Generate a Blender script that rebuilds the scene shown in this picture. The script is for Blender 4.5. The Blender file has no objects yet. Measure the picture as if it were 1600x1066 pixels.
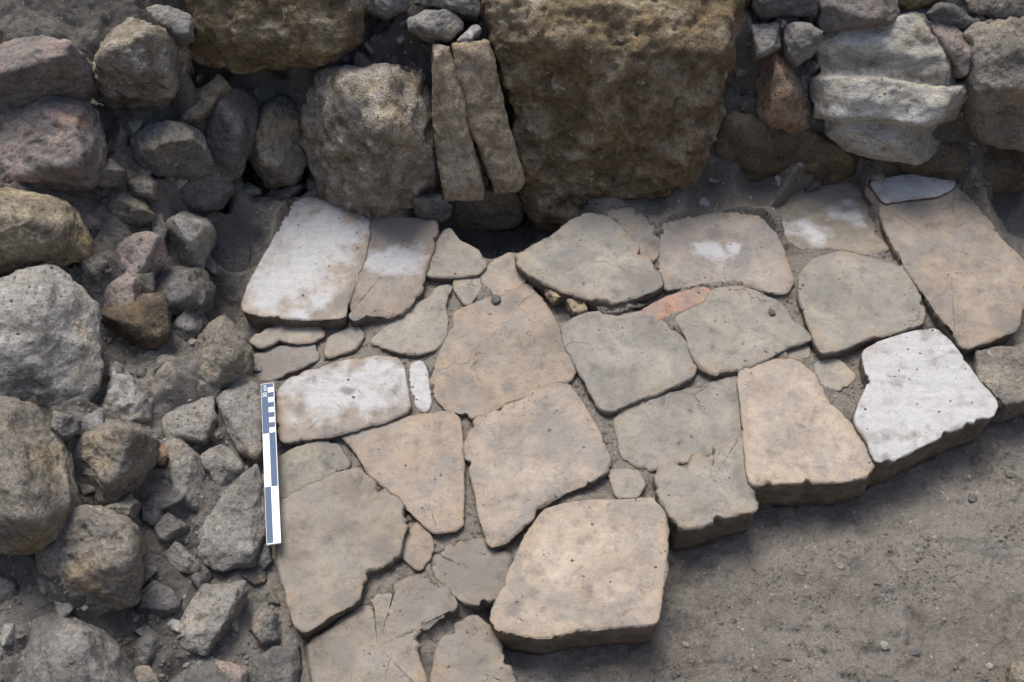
import bpy, bmesh, math, random
import numpy as np
from mathutils import Vector, Matrix
from mathutils.bvhtree import BVHTree

random.seed(7)
rng = np.random.default_rng(11)
scene = bpy.context.scene
col = scene.collection

# ------------------------------------------------------------------ camera
CAM_H, CAM_A, FPX = 1.59, math.radians(36.0), 1700.0
cam_data = bpy.data.cameras.new('camera')
cam_data.sensor_width = 36.0
cam_data.lens = FPX * 36.0 / 1600.0
cam_data.clip_start = 0.02
cam_data.clip_end = 200.0
cam_data.dof.use_dof = True
cam_data.dof.focus_distance = 1.82
cam_data.dof.aperture_fstop = 9.0
cam = bpy.data.objects.new('camera', cam_data)
col.objects.link(cam)
cam.location = (0, 0, CAM_H)
cam.rotation_euler = (CAM_A, 0, 0)
scene.camera = cam

# ------------------------------------------------------------------ light
SUN_EL, SUN_AZ = math.radians(64), math.radians(-18)   # azimuth from +Y (behind the wall) towards -X
world = bpy.data.worlds.new('World')
scene.world = world
world.use_nodes = True
wn = world.node_tree.nodes
sky = wn.new('ShaderNodeTexSky')
sky.sky_type = 'NISHITA'
sky.sun_disc = False
sky.sun_elevation = SUN_EL
sky.sun_rotation = SUN_AZ
sky.air_density = 1.0
sky.dust_density = 2.5
sky.ozone_density = 1.0
wn['Background'].inputs['Strength'].default_value = 0.108
world.node_tree.links.new(sky.outputs[0], wn['Background'].inputs[0])
sun_data = bpy.data.lights.new('sun', 'SUN')
sun_data.energy = 1.4
sun_data.angle = math.radians(28)
sun_data.color = (1.0, 0.98, 0.95)
sun = bpy.data.objects.new('sun', sun_data)
col.objects.link(sun)
sd = Vector((math.sin(SUN_AZ) * math.cos(SUN_EL), math.cos(SUN_AZ) * math.cos(SUN_EL), math.sin(SUN_EL)))
sun.rotation_euler = sd.to_track_quat('Z', 'Y').to_euler()
sun.location = sd * 5
scene.view_settings.view_transform = 'Standard'
scene.view_settings.look = 'None'
scene.view_settings.gamma = 1.0
scene.view_settings.use_curve_mapping = False
scene.view_settings.exposure = 1.38

# ------------------------------------------------------------------ maths helpers
SA, CA = math.sin(CAM_A), math.cos(CAM_A)
def ray(u, v):
    a, b = (u - 800.0) / FPX, (533.0 - v) / FPX
    return np.array([a, SA + b * CA, -CA + b * SA])
CAMP = np.array([0, 0, CAM_H])
def at_z(u, v, z):
    d = ray(u, v)
    return CAMP + d * ((z - CAM_H) / d[2])
def at_y(u, v, y):
    d = ray(u, v)
    return CAMP + d * (y / d[1])
def at_plane(u, v, p0, n):
    d = ray(u, v)
    return CAMP + d * (np.dot(p0 - CAMP, n) / np.dot(d, n))

def _hash(ix, iy, iz, seed):
    h = (ix * 374761393 + iy * 668265263 + iz * 2147483647 + seed * 1274126177) & 0xFFFFFFFF
    h = ((h ^ (h >> 13)) * 1274126177) & 0xFFFFFFFF
    h = ((h ^ (h >> 16)) * 2246822519) & 0xFFFFFFFF
    return ((h ^ (h >> 15)) & 0xFFFFFF).astype(np.float64) / 0xFFFFFF
def vnoise(P, seed=0):
    """value noise, -1..1, P (n,3)"""
    F = np.floor(P)
    I = F.astype(np.int64)
    f = P - F
    f = f * f * f * (f * (f * 6 - 15) + 10)
    x, y, z = I[:, 0], I[:, 1], I[:, 2]
    r = 0
    for dx in (0, 1):
        wx = f[:, 0] if dx else 1 - f[:, 0]
        for dy in (0, 1):
            wy = f[:, 1] if dy else 1 - f[:, 1]
            for dz in (0, 1):
                wz = f[:, 2] if dz else 1 - f[:, 2]
                r = r + wx * wy * wz * _hash(x + dx, y + dy, z + dz, seed)
    return r * 2 - 1
def fbm(P, wl, octs, gain=0.5, seed=0, ridged=False):
    a, s, out = 1.0, 1.0 / wl, 0
    for o in range(octs):
        q = P * s + 17.3 * o
        n = vnoise(q, seed + o)
        if ridged: n = 1 - 2 * np.abs(n)
        out = out + a * n
        a *= gain
        s *= 2.03
    return out

def mesh_obj(name, V, F, mat, parent=None, origin=None, smooth=True, attr=None):
    V = np.asarray(V, dtype=np.float64)
    if origin is None:
        origin = np.array([V[:, 0].mean(), V[:, 1].mean(), V[:, 2].min()])
    me = bpy.data.meshes.new(name)
    me.from_pydata((V - origin).tolist(), [], F if isinstance(F, list) else F.tolist())
    if smooth:
        me.polygons.foreach_set('use_smooth', [True] * len(me.polygons))
    if attr is not None:
        for k, vals in attr.items():
            a = me.attributes.new(k, 'FLOAT', 'POINT')
            a.data.foreach_set('value', np.asarray(vals, dtype=np.float32))
    me.materials.append(mat)
    me.update()
    o = bpy.data.objects.new(name, me)
    col.objects.link(o)
    o.location = origin
    if parent is not None:
        o.parent = parent
        o.location = Vector(origin) - parent.location
    return o
def vnormals(V, F):
    T = np.asarray([f[:3] for f in F]) if isinstance(F, list) else F[:, :3]
    fn = np.cross(V[T[:, 1]] - V[T[:, 0]], V[T[:, 2]] - V[T[:, 0]])
    N = np.zeros_like(V)
    for k in range(3):
        np.add.at(N, T[:, k], fn)
    return N / (np.linalg.norm(N, axis=1, keepdims=True) + 1e-12)
def tag(o, label=None, cat=None, group=None, kind=None):
    if label: o['label'] = label
    if cat: o['category'] = cat
    if group: o['group'] = group
    if kind: o['kind'] = kind
    return o
def empty(name, loc):
    o = bpy.data.objects.new(name, None)
    o.empty_display_size = 0.05
    o.location = loc
    col.objects.link(o)
    return o

# ------------------------------------------------------------------ materials
def ramp(nt, stops):
    r = nt.nodes.new('ShaderNodeValToRGB')
    while len(r.color_ramp.elements) < len(stops):
        r.color_ramp.elements.new(0.5)
    for e, (p, c) in zip(r.color_ramp.elements, stops):
        e.position = p
        e.color = (*c, 1) if len(c) == 3 else c
    return r
def base_mat(name):
    m = bpy.data.materials.new(name)
    m.use_nodes = True
    nt = m.node_tree
    b = nt.nodes['Principled BSDF']
    tc = nt.nodes.new('ShaderNodeTexCoord')
    oi = nt.nodes.new('ShaderNodeObjectInfo')
    mul = nt.nodes.new('ShaderNodeMath'); mul.operation = 'MULTIPLY'; mul.inputs[1].default_value = 37.0
    nt.links.new(oi.outputs['Random'], mul.inputs[0])
    add = nt.nodes.new('ShaderNodeVectorMath'); add.operation = 'ADD'
    nt.links.new(tc.outputs['Object'], add.inputs[0])
    nt.links.new(mul.outputs[0], add.inputs[1])
    return m, nt, b, add.outputs[0]
def noise(nt, vec, scale, detail=6, rough=0.6, dist=0.0):
    n = nt.nodes.new('ShaderNodeTexNoise')
    n.inputs['Scale'].default_value = scale
    n.inputs['Detail'].default_value = detail
    n.inputs['Roughness'].default_value = rough
    n.inputs['Distortion'].default_value = dist
    nt.links.new(vec, n.inputs['Vector'])
    return n.outputs['Fac']
def mix(nt, fac, a, b, mode='MIX'):
    m = nt.nodes.new('ShaderNodeMix'); m.data_type = 'RGBA'; m.blend_type = mode
    for sock, val in ((m.inputs[0], fac), (m.inputs[6], a), (m.inputs[7], b)):
        if isinstance(val, (int, float)): sock.default_value = val
        elif isinstance(val, tuple): sock.default_value = (*val, 1)
        else: nt.links.new(val, sock)
    return m.outputs[2]
def mrange(nt, val, a, b, c=0.0, d=1.0):
    m = nt.nodes.new('ShaderNodeMapRange')
    nt.links.new(val, m.inputs[0])
    for i, x in enumerate((a, b, c, d)): m.inputs[i + 1].default_value = x
    return m.outputs[0]
def bump_chain(nt, bsdf, items):
    prev = None
    for h, strength, dist in items:
        b = nt.nodes.new('ShaderNodeBump')
        b.inputs['Strength'].default_value = strength
        b.inputs['Distance'].default_value = dist
        nt.links.new(h, b.inputs['Height'])
        if prev: nt.links.new(prev, b.inputs['Normal'])
        prev = b.outputs['Normal']
    nt.links.new(prev, bsdf.inputs['Normal'])

DUST = (0.150, 0.135, 0.118)
def rock_mat(name, c1, c2, c3, scale=18, dust=0.45, pit=0.5, rough=0.9, stretch=None):
    m, nt, b, vec = base_mat(name)
    if stretch:
        mp = nt.nodes.new('ShaderNodeMapping'); mp.inputs['Scale'].default_value = stretch
        nt.links.new(vec, mp.inputs['Vector']); vec = mp.outputs[0]
    n1 = noise(nt, vec, scale, 8, 0.62, 0.3)
    n2 = noise(nt, vec, scale * 0.35, 4, 0.5)
    n3 = noise(nt, vec, scale * 7, 6, 0.7)
    base = ramp(nt, [(0.30, c1), (0.50, c2), (0.72, c3)])
    nt.links.new(n1, base.inputs[0])
    c = base.outputs[0]
    c = mix(nt, mrange(nt, n2, 0.42, 0.62, 0, dust), c, DUST)
    tn = noise(nt, vec, 9, 6, 0.62, 0.6)
    c = mix(nt, mrange(nt, tn, 0.54, 0.66, 0, 0.45), c, tuple(x * f for x, f in zip(c3, (0.95, 0.78, 0.52))))
    sc = noise(nt, vec, 34, 8, 0.7, 0.4)
    c = mix(nt, mrange(nt, sc, 0.60, 0.66, 0, 0.55), c, tuple(min(0.6, x * 1.35) for x in c3))
    c = mix(nt, mrange(nt, sc, 0.40, 0.34, 0, 0.6), c, tuple(x * 0.6 for x in c1))
    sp = ramp(nt, [(0.30, (0.55, 0.55, 0.56)), (0.5, (1, 1, 1)), (0.75, (1.35, 1.33, 1.28))])
    nt.links.new(n3, sp.inputs[0])
    c = mix(nt, 1.0, c, sp.outputs[0], 'MULTIPLY')
    n4 = noise(nt, vec, 260, 5, 0.75)
    s4 = ramp(nt, [(0.33, (0.5, 0.5, 0.5)), (0.48, (1, 1, 1)), (0.7, (1.3, 1.29, 1.26))])
    nt.links.new(n4, s4.inputs[0])
    c = mix(nt, 0.8, c, s4.outputs[0], 'MULTIPLY')
    nt.links.new(c, b.inputs['Base Color'])
    b.inputs['Roughness'].default_value = rough
    b.inputs['Specular IOR Level'].default_value = 0.3
    vo = nt.nodes.new('ShaderNodeTexVoronoi'); vo.inputs['Scale'].default_value = scale * 9
    nt.links.new(vec, vo.inputs['Vector'])
    bump_chain(nt, b, [(n3, 0.8, 0.006), (n1, 0.6, 0.010), (n4, 0.7, 0.0025), (vo.outputs['Distance'], pit, 0.002)])
    return m

def slab_mat(name, c1, c2, c3, marble=(0.445, 0.435, 0.42), scale=9):
    m, nt, b, vec = base_mat(name)
    n1 = noise(nt, vec, scale, 8, 0.6, 0.2)
    n2 = noise(nt, vec, scale * 4, 8, 0.7)
    n3 = noise(nt, vec, 170, 5, 0.7)
    base = ramp(nt, [(0.33, c1), (0.5, c2), (0.68, c3)])
    nt.links.new(n1, base.inputs[0])
    mot = ramp(nt, [(0.30, (0.60, 0.61, 0.63)), (0.46, (0.97, 0.97, 0.97)), (0.72, (1.16, 1.13, 1.08))])
    nt.links.new(n2, mot.inputs[0])
    c = mix(nt, 1.0, base.outputs[0], mot.outputs[0], 'MULTIPLY')
    ra = nt.nodes.new('ShaderNodeAttribute'); ra.attribute_name = 'rim'
    rs_ = nt.nodes.new('ShaderNodeMath'); rs_.operation = 'MULTIPLY'
    nt.links.new(ra.outputs['Fac'], rs_.inputs[0]); nt.links.new(mrange(nt, n1, 0.47, 0.62), rs_.inputs[1])
    c = mix(nt, mrange(nt, rs_.outputs[0], 0, 1, 0, 0.7), c, (0.27, 0.19, 0.12))
    n6 = noise(nt, vec, 15, 7, 0.65, 0.8)
    c = mix(nt, mrange(nt, n6, 0.47, 0.60, 0, 0.62), c, (0.235, 0.222, 0.205))
    n5 = noise(nt, vec, 75, 6, 0.75, 0.5)
    m5 = ramp(nt, [(0.30, (0.50, 0.51, 0.53)), (0.45, (0.95, 0.95, 0.95)), (0.7, (1.15, 1.13, 1.10))])
    nt.links.new(n5, m5.inputs[0])
    c = mix(nt, 0.65, c, m5.outputs[0], 'MULTIPLY')
    oi2 = nt.nodes.new('ShaderNodeObjectInfo')
    vr = ramp(nt, [(0.0, (0.80, 0.81, 0.83)), (0.35, (0.93, 0.92, 0.90)), (0.7, (1.03, 1.0, 0.95)), (1.0, (1.10, 1.07, 1.03))])
    nt.links.new(oi2.outputs['Random'], vr.inputs[0])
    c = mix(nt, 1.0, c, vr.outputs[0], 'MULTIPLY')
    at = nt.nodes.new('ShaderNodeAttribute'); at.attribute_name = 'clean'
    av = at.outputs['Fac']
    sm = nt.nodes.new('ShaderNodeMath'); sm.operation = 'ADD'
    nt.links.new(av, sm.inputs[0]); nt.links.new(mrange(nt, n2, 0.3, 0.7, -0.28, 0.28), sm.inputs[1])
    # marble veins run along one direction
    mp = nt.nodes.new('ShaderNodeMapping'); mp.inputs['Rotation'].default_value = (0, 0, 0.45); mp.inputs['Scale'].default_value = (3, 26, 8)
    nt.links.new(vec, mp.inputs['Vector'])
    vein = ramp(nt, [(0.3, tuple(x * 0.90 for x in marble)), (0.55, marble), (0.8, tuple(min(x * 1.06, 0.8) for x in marble))])
    nt.links.new(noise(nt, mp.outputs[0], 3.0, 6, 0.6, 0.4), vein.inputs[0])
    ms = ramp(nt, [(0.34, (0.80, 0.76, 0.71)), (0.50, (1, 1, 1))])
    nt.links.new(n6, ms.inputs[0])
    mv = mix(nt, 1.0, vein.outputs[0], ms.outputs[0], 'MULTIPLY')
    mv = mix(nt, 0.35, mv, m5.outputs[0], 'MULTIPLY')
    c = mix(nt, mrange(nt, sm.outputs[0], 0.25, 0.95), c, mv)
    # hairline cracks, pits in clusters
    dv = nt.nodes.new('ShaderNodeVectorMath'); dv.operation = 'ADD'
    nz = nt.nodes.new('ShaderNodeTexNoise'); nz.inputs['Scale'].default_value = 22; nz.inputs['Detail'].default_value = 5
    nt.links.new(vec, nz.inputs['Vector'])
    sc_ = nt.nodes.new('ShaderNodeVectorMath'); sc_.operation = 'SCALE'; sc_.inputs['Scale'].default_value = 0.07
    nt.links.new(nz.outputs['Color'], sc_.inputs[0]); nt.links.new(sc_.outputs[0], dv.inputs[0]); nt.links.new(vec, dv.inputs[1])
    cv = nt.nodes.new('ShaderNodeTexVoronoi'); cv.feature = 'DISTANCE_TO_EDGE'; cv.inputs['Scale'].default_value = 7.5
    nt.links.new(dv.outputs[0], cv.inputs['Vector'])
    ck = nt.nodes.new('ShaderNodeMath'); ck.operation = 'MULTIPLY'
    nt.links.new(mrange(nt, cv.outputs['Distance'], 0.002, 0.008, 1, 0), ck.inputs[0])
    nt.links.new(mrange(nt, noise(nt, vec, 6, 3, 0.5), 0.60, 0.68), ck.inputs[1])
    c = mix(nt, mrange(nt, ck.outputs[0], 0, 1, 0, 0.5), c, (0.09, 0.078, 0.065))
    pm = nt.nodes.new('ShaderNodeMath'); pm.operation = 'MULTIPLY'
    nt.links.new(mrange(nt, n3, 0.61, 0.68, 0, 0.85), pm.inputs[0])
    nt.links.new(mrange(nt, noise(nt, vec, 13, 4, 0.6), 0.46, 0.58), pm.inputs[1])
    sp = pm.outputs[0]
    c = mix(nt, sp, c, (0.105, 0.092, 0.08))
    ma = nt.nodes.new('ShaderNodeAttribute'); ma.attribute_name = 'mud'
    s2 = nt.nodes.new('ShaderNodeMath'); s2.operation = 'ADD'
    nt.links.new(ma.outputs['Fac'], s2.inputs[0]); nt.links.new(mrange(nt, n2, 0.3, 0.7, -0.3, 0.3), s2.inputs[1])
    c = mix(nt, mrange(nt, s2.outputs[0], 0.30, 1.0, 0, 0.85), c, (0.190, 0.168, 0.144))
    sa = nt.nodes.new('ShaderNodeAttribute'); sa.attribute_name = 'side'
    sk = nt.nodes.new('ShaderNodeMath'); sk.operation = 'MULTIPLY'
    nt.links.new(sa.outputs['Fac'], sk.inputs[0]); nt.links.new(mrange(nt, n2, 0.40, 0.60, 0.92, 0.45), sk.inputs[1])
    c = mix(nt, sk.outputs[0], c, (0.085, 0.068, 0.048))  # slab sides: caked mud, with the shade on these faces tinted in
    nt.links.new(c, b.inputs['Base Color'])
    nt.links.new(mrange(nt, n2, 0.3, 0.7, 0.7, 0.92), b.inputs['Roughness'])
    b.inputs['Specular IOR Level'].default_value = 0.3
    bump_chain(nt, b, [(n2, 0.6, 0.005), (n3, 0.8, 0.002), (n5, 0.8, 0.0035), (mrange(nt, ck.outputs[0], 0, 1, 1, 0), 0.8, 0.002)])
    return m

def plain_mat(name, c, rough=0.5, spec=0.5):
    m, nt, b, vec = base_mat(name)
    n = noise(nt, vec, 160, 5, 0.65)
    r = ramp(nt, [(0.3, tuple(x * 0.93 for x in c)), (0.6, c)])
    nt.links.new(n, r.inputs[0])
    nt.links.new(r.outputs[0], b.inputs['Base Color'])
    nt.links.new(mrange(nt, n, 0.3, 0.7, rough - 0.1, rough + 0.15), b.inputs['Roughness'])
    b.inputs['Specular IOR Level'].default_value = spec
    return m

def soil_mat():
    m, nt, b, vec = base_mat('damp_soil')
    big = noise(nt, vec, 5.0, 8, 0.65, 0.6)
    mid = noise(nt, vec, 34, 10, 0.74, 0.3)
    fine = noise(nt, vec, 190, 6, 0.75)
    r = ramp(nt, [(0.28, (0.095, 0.080, 0.064)), (0.43, (0.165, 0.144, 0.118)), (0.58, (0.225, 0.200, 0.168)), (0.76, (0.29, 0.26, 0.22))])
    nt.links.new(mid, r.inputs[0])
    c = mix(nt, mrange(nt, big, 0.42, 0.58, 0, 0.7), r.outputs[0], (0.275, 0.250, 0.215))
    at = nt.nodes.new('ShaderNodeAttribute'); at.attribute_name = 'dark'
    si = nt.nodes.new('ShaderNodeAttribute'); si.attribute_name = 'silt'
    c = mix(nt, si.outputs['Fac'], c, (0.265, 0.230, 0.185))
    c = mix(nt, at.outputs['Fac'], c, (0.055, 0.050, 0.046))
    fr = ramp(nt, [(0.3, (0.58, 0.57, 0.56)), (0.48, (1, 1, 1)), (0.70, (1.32, 1.30, 1.27))])
    nt.links.new(fine, fr.inputs[0])
    c = mix(nt, 1.0, c, fr.outputs[0], 'MULTIPLY')
    vo = nt.nodes.new('ShaderNodeTexVoronoi'); vo.inputs['Scale'].default_value = 260
    nt.links.new(vec, vo.inputs['Vector'])
    # sparse pale grit
    sx = nt.nodes.new('ShaderNodeSeparateColor'); nt.links.new(vo.outputs['Color'], sx.inputs[0])
    g = mrange(nt, sx.outputs[0], 0.994, 0.997)
    c = mix(nt, g, c, (0.42, 0.39, 0.35))
    nt.links.new(c, b.inputs['Base Color'])
    nt.links.new(mrange(nt, mid, 0.35, 0.65, 0.55, 0.9), b.inputs['Roughness'])
    b.inputs['Specular IOR Level'].default_value = 0.4
    bump_chain(nt, b, [(mid, 1.0, 0.012), (fine, 1.0, 0.005), (vo.outputs['Distance'], 0.3, 0.002)])
    return m

M = {}
M['soil'] = soil_mat()
M['grey'] = rock_mat('grey_stone', (0.105, 0.098, 0.09), (0.19, 0.178, 0.16), (0.29, 0.275, 0.25))
M['darkgrey'] = rock_mat('dark_grey_stone', (0.075, 0.071, 0.068), (0.13, 0.121, 0.112), (0.20, 0.188, 0.172))
M['pale'] = rock_mat('pale_grey_stone', (0.17, 0.158, 0.138), (0.29, 0.272, 0.24), (0.42, 0.40, 0.36), dust=0.3)
M['pitted'] = rock_mat('pitted_limestone', (0.12, 0.092, 0.055), (0.29, 0.245, 0.185), (0.52, 0.48, 0.42), scale=30, dust=0.15, pit=0.9)
M['yellow'] = rock_mat('ochre_stone', (0.13, 0.10, 0.062), (0.27, 0.22, 0.145), (0.42, 0.36, 0.25), dust=0.3)
M['ochregrey'] = rock_mat('ochre_grey_stone', (0.105, 0.092, 0.072), (0.20, 0.178, 0.146), (0.35, 0.305, 0.225), dust=0.4)
M['red'] = rock_mat('reddish_stone', (0.12, 0.105, 0.095), (0.20, 0.175, 0.155), (0.33, 0.225, 0.19), scale=11, dust=0.6)
M['brick'] = rock_mat('fired_clay', (0.19, 0.145, 0.12), (0.29, 0.235, 0.20), (0.37, 0.31, 0.27), dust=0.45)
M['brown'] = rock_mat('brown_block_stone', (0.075, 0.052, 0.026), (0.165, 0.120, 0.065), (0.40, 0.335, 0.235), scale=16, dust=0.15, pit=0.8)
M['rust'] = rock_mat('rust_stone', (0.12, 0.085, 0.06), (0.25, 0.165, 0.105), (0.36, 0.28, 0.21), scale=22, dust=0.35, pit=0.8)
M['layer'] = rock_mat('layered_limestone', (0.18, 0.16, 0.12), (0.36, 0.335, 0.28), (0.50, 0.485, 0.44), scale=10, dust=0.1, pit=0.3, stretch=(0.8, 1.1, 1.6))
M['flat'] = rock_mat('flat_grey_stone', (0.15, 0.138, 0.12), (0.245, 0.228, 0.20), (0.33, 0.31, 0.275), dust=0.3)
M['umber'] = rock_mat('umber_stone', (0.05, 0.038, 0.024), (0.10, 0.076, 0.048), (0.19, 0.155, 0.11), dust=0.3)
M['tan'] = rock_mat('tan_tile', (0.19, 0.145, 0.09), (0.30, 0.24, 0.165), (0.40, 0.335, 0.255), scale=12, dust=0.2, pit=0.3)
M['whitestone'] = rock_mat('white_marble_lump', (0.20, 0.195, 0.19), (0.32, 0.315, 0.31), (0.45, 0.45, 0.45), scale=14, dust=0.8)
M['s_tan'] = slab_mat('warm_tan_slab', (0.255, 0.217, 0.178), (0.35, 0.296, 0.242), (0.415, 0.362, 0.302))
M['s_pink'] = slab_mat('pinkish_slab', (0.20, 0.17, 0.142), (0.285, 0.236, 0.190), (0.345, 0.292, 0.24))
M['s_red'] = slab_mat('red_clay_tile', (0.26, 0.165, 0.125), (0.35, 0.215, 0.165), (0.40, 0.27, 0.21))
M['s_grey'] = slab_mat('grey_slab', (0.205, 0.187, 0.160), (0.285, 0.262, 0.222), (0.35, 0.325, 0.275))
M['s_dark'] = slab_mat('dusty_dark_slab', (0.15, 0.132, 0.108), (0.215, 0.190, 0.157), (0.27, 0.24, 0.195))
M['s_green'] = slab_mat('lichened_slab', (0.18, 0.165, 0.14), (0.27, 0.25, 0.205), (0.36, 0.345, 0.25), scale=24)

# ------------------------------------------------------------------ slabs
def chaikin(P, it=1, k=0.2):
    for _ in range(it):
        Q = np.roll(P, -1, axis=0)
        P = np.stack([P * (1 - k) + Q * k, P * k + Q * (1 - k)], axis=1).reshape(-1, 2)
    return P
def resample(P, n):
    Q = np.vstack([P, P[:1]])
    L = np.r_[0, np.cumsum(np.linalg.norm(np.diff(Q, axis=0), axis=1))]
    t = np.linspace(0, L[-1], n, endpoint=False)
    return np.stack([np.interp(t, L, Q[:, 0]), np.interp(t, L, Q[:, 1])], axis=1), L[-1]
def inside(P, poly):
    x, y = P[:, 0], P[:, 1]
    r = np.zeros(len(P), bool)
    j = len(poly) - 1
    for i in range(len(poly)):
        xi, yi = poly[i]; xj, yj = poly[j]
        if yi != yj:
            c = ((yi > y) != (yj > y)) & (x < (xj - xi) * (y - yi) / (yj - yi) + xi)
            r ^= c
        j = i
    return r
SLABS = []      # (world polygon, z at centroid, tilt, joint level, thickness)
pavement = empty('stone_pavement', (0.05, 1.1, 0.0))
tag(pavement, 'paving of irregular worn flat slabs at the foot of the rough stone wall', None, None, 'structure')
slab_i = [0]
def slab(poly, mat, z=0.0, th=0.06, tilt=(0, 0), label=None, clean=(), mud=(), r=0.0032, jz=None, rough=1.0, grow=0.006, name='slab', parent=pavement, kern=None, edge_mud=0.35):
    """poly in picture pixels, laid on the level z; clean / mud: (u, v, radius_px[, aspect, angle]) patches of bare marble or soil crust"""
    slab_i[0] += 1
    seed = slab_i[0] * 13
    W = np.array([at_z(u, v, z)[:2] for u, v in poly])
    area = 0.5 * np.sum(W[:, 0] * np.roll(W[:, 1], -1) - W[:, 1] * np.roll(W[:, 0], -1))
    if area < 0: W = W[::-1]
    W = chaikin(W, 1, 0.10)
    per = np.sum(np.linalg.norm(np.diff(np.vstack([W, W[:1]]), axis=0), axis=1))
    n = int(np.clip(per / 0.0045, 60, 260))
    P, per = resample(W, n)
    rough = rough * float(np.clip(per / 0.45, 0.3, 1.0))
    T = np.roll(P, -1, axis=0) - np.roll(P, 1, axis=0)
    T /= np.linalg.norm(T, axis=1, keepdims=True)
    N = np.stack([T[:, 1], -T[:, 0]], axis=1)
    P3 = np.c_[P, np.zeros(n)]
    jag = fbm(P3, 0.09, 2, 0.5, seed) * 0.0008 * rough + fbm(P3, 0.012, 3, 0.6, seed + 1) * 0.0005 * rough
    chip = np.clip(fbm(P3, 0.022, 3, 0.6, seed + 5) - 0.45, 0, 1) * 0.009 * rough ** 1.3
    P = P + N * (jag - chip + grow)[:, None]
    c = P.mean(axis=0) if kern is None else at_z(*kern, z)[:2]
    SLABS.append((P.copy(), z, tilt, z + 0.001 if jz is None else jz, th, c))
    rings = []
    for k, zz in enumerate(np.linspace(-th, -r, 6)):
        rings.append((P - N * 0.005 * (1 - k / 5) + N * (chip * (1 - k / 5) ** 0.6)[:, None], np.full(n, zz)))
    for th_ in np.linspace(0, math.pi / 2, 5)[1:]:
        rings.append((P - N * (r * (1 - math.cos(th_))), np.full(n, -r * (1 - math.sin(th_)))))
    PI_ = P - N * r
    rad = np.mean(np.linalg.norm(PI_ - c, axis=1))
    m = int(np.clip(rad / 0.0055, 6, 30))
    for s in np.linspace(1, 0, m + 1)[1:-1]:
        rings.append((c + (PI_ - c) * s, np.zeros(n)))
    V, depth = [], []
    for k, (p, zz) in enumerate(rings):
        V.append(np.c_[p, zz + z]); 
    V = np.vstack(V + [np.array([[c[0], c[1], z]])])
    F = []
    R = len(rings)
    idx = np.arange(n); nx = (idx + 1) % n
    Q = []
    for k in range(R - 1):
        Q.append(np.stack([k * n + idx, k * n + nx, (k + 1) * n + nx, (k + 1) * n + idx], axis=1))
    Fl = np.vstack(Q).tolist()
    Fl += [[(R - 1) * n + i, (R - 1) * n + j, R * n] for i, j in zip(idx, nx)]
    Fl += [list(range(n - 1, -1, -1))]
    # relief
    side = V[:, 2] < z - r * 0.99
    X3 = V.copy()
    relief = fbm(X3, 0.16, 3, 0.5, seed + 2) * 0.0028 + fbm(X3, 0.03, 4, 0.55, seed + 3) * 0.0011 * rough
    pits = np.clip(fbm(X3, 0.022, 2, 0.5, seed + 4) - 0.75, 0, 1) * 0.006 * rough
    top = ~side
    # broken arris: lower the rim unevenly
    PN = np.vstack([N] * R + [np.zeros((1, 2))])
    V[top, 2] += (relief - pits)[top]
    rimdist = np.ones(len(V)); 
    ringid = np.r_[np.repeat(np.arange(R), n), R]
    rim = np.clip(1 - (ringid - 9) / 4.0, 0, 1) * (ringid >= 6)
    V[:, 2] -= rim * np.clip(fbm(X3, 0.04, 3, 0.6, seed + 6) - 0.15, 0, 1.2) * 0.0035 * rough
    sd_ = (fbm(X3, 0.05, 2, 0.5, seed + 7) * 0.0016 + fbm(X3, 0.014, 3, 0.6, seed + 8, ridged=True) * 0.0013) * rough
    V[side, :2] += PN[side] * sd_[side, None]
    V[:, 2] += (V[:, 0] - c[0]) * tilt[0] + (V[:, 1] - c[1]) * tilt[1]
    # masks for material: bare marble and soil crusts (their own shapes)
    wx1, wy1 = fbm(X3, 0.035, 4, 0.6, seed + 21), fbm(X3, 0.035, 4, 0.6, seed + 31)
    def mask(spots):
        a = np.zeros(len(V))
        for s in spots:
            q = at_z(s[0], s[1], z)
            k = np.linalg.norm(at_z(s[0] + 10, s[1], z) - q) / 10.0
            asp = s[3] if len(s) > 3 else 1.0
            ang = math.radians(s[4]) if len(s) > 4 else 0.0
            dx, dy = V[:, 0] - q[0], (V[:, 1] - q[1])
            ex, ey = dx * math.cos(ang) + dy * math.sin(ang), -dx * math.sin(ang) + dy * math.cos(ang)
            wr = s[2] * k * 0.55
            ex = ex + wx1 * wr; ey = ey + wy1 * wr
            d = np.sqrt((ex / asp) ** 2 + ey ** 2) / (s[2] * k)
            a = np.maximum(a, np.clip(1.5 - d, 0, 1))
        return a
    cl = mask(clean); mu = mask(mud)
    cl[side] *= 0.4
    e = np.clip(1 - (ringid - 6) / 5.0, 0, 1) * edge_mud + (0.35 if edge_mud else 0.1) * np.clip(fbm(X3, 0.07, 3, 0.5, seed + 9) - 0.35, 0, 1)
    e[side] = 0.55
    mu = np.maximum(mu, e)
    rimv = np.clip(1 - (ringid - 8) / 6.0, 0, 1)
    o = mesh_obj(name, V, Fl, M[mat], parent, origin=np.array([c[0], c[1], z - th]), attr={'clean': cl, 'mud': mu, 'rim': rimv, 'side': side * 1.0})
    if label: o['label'] = label
    return o

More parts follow.
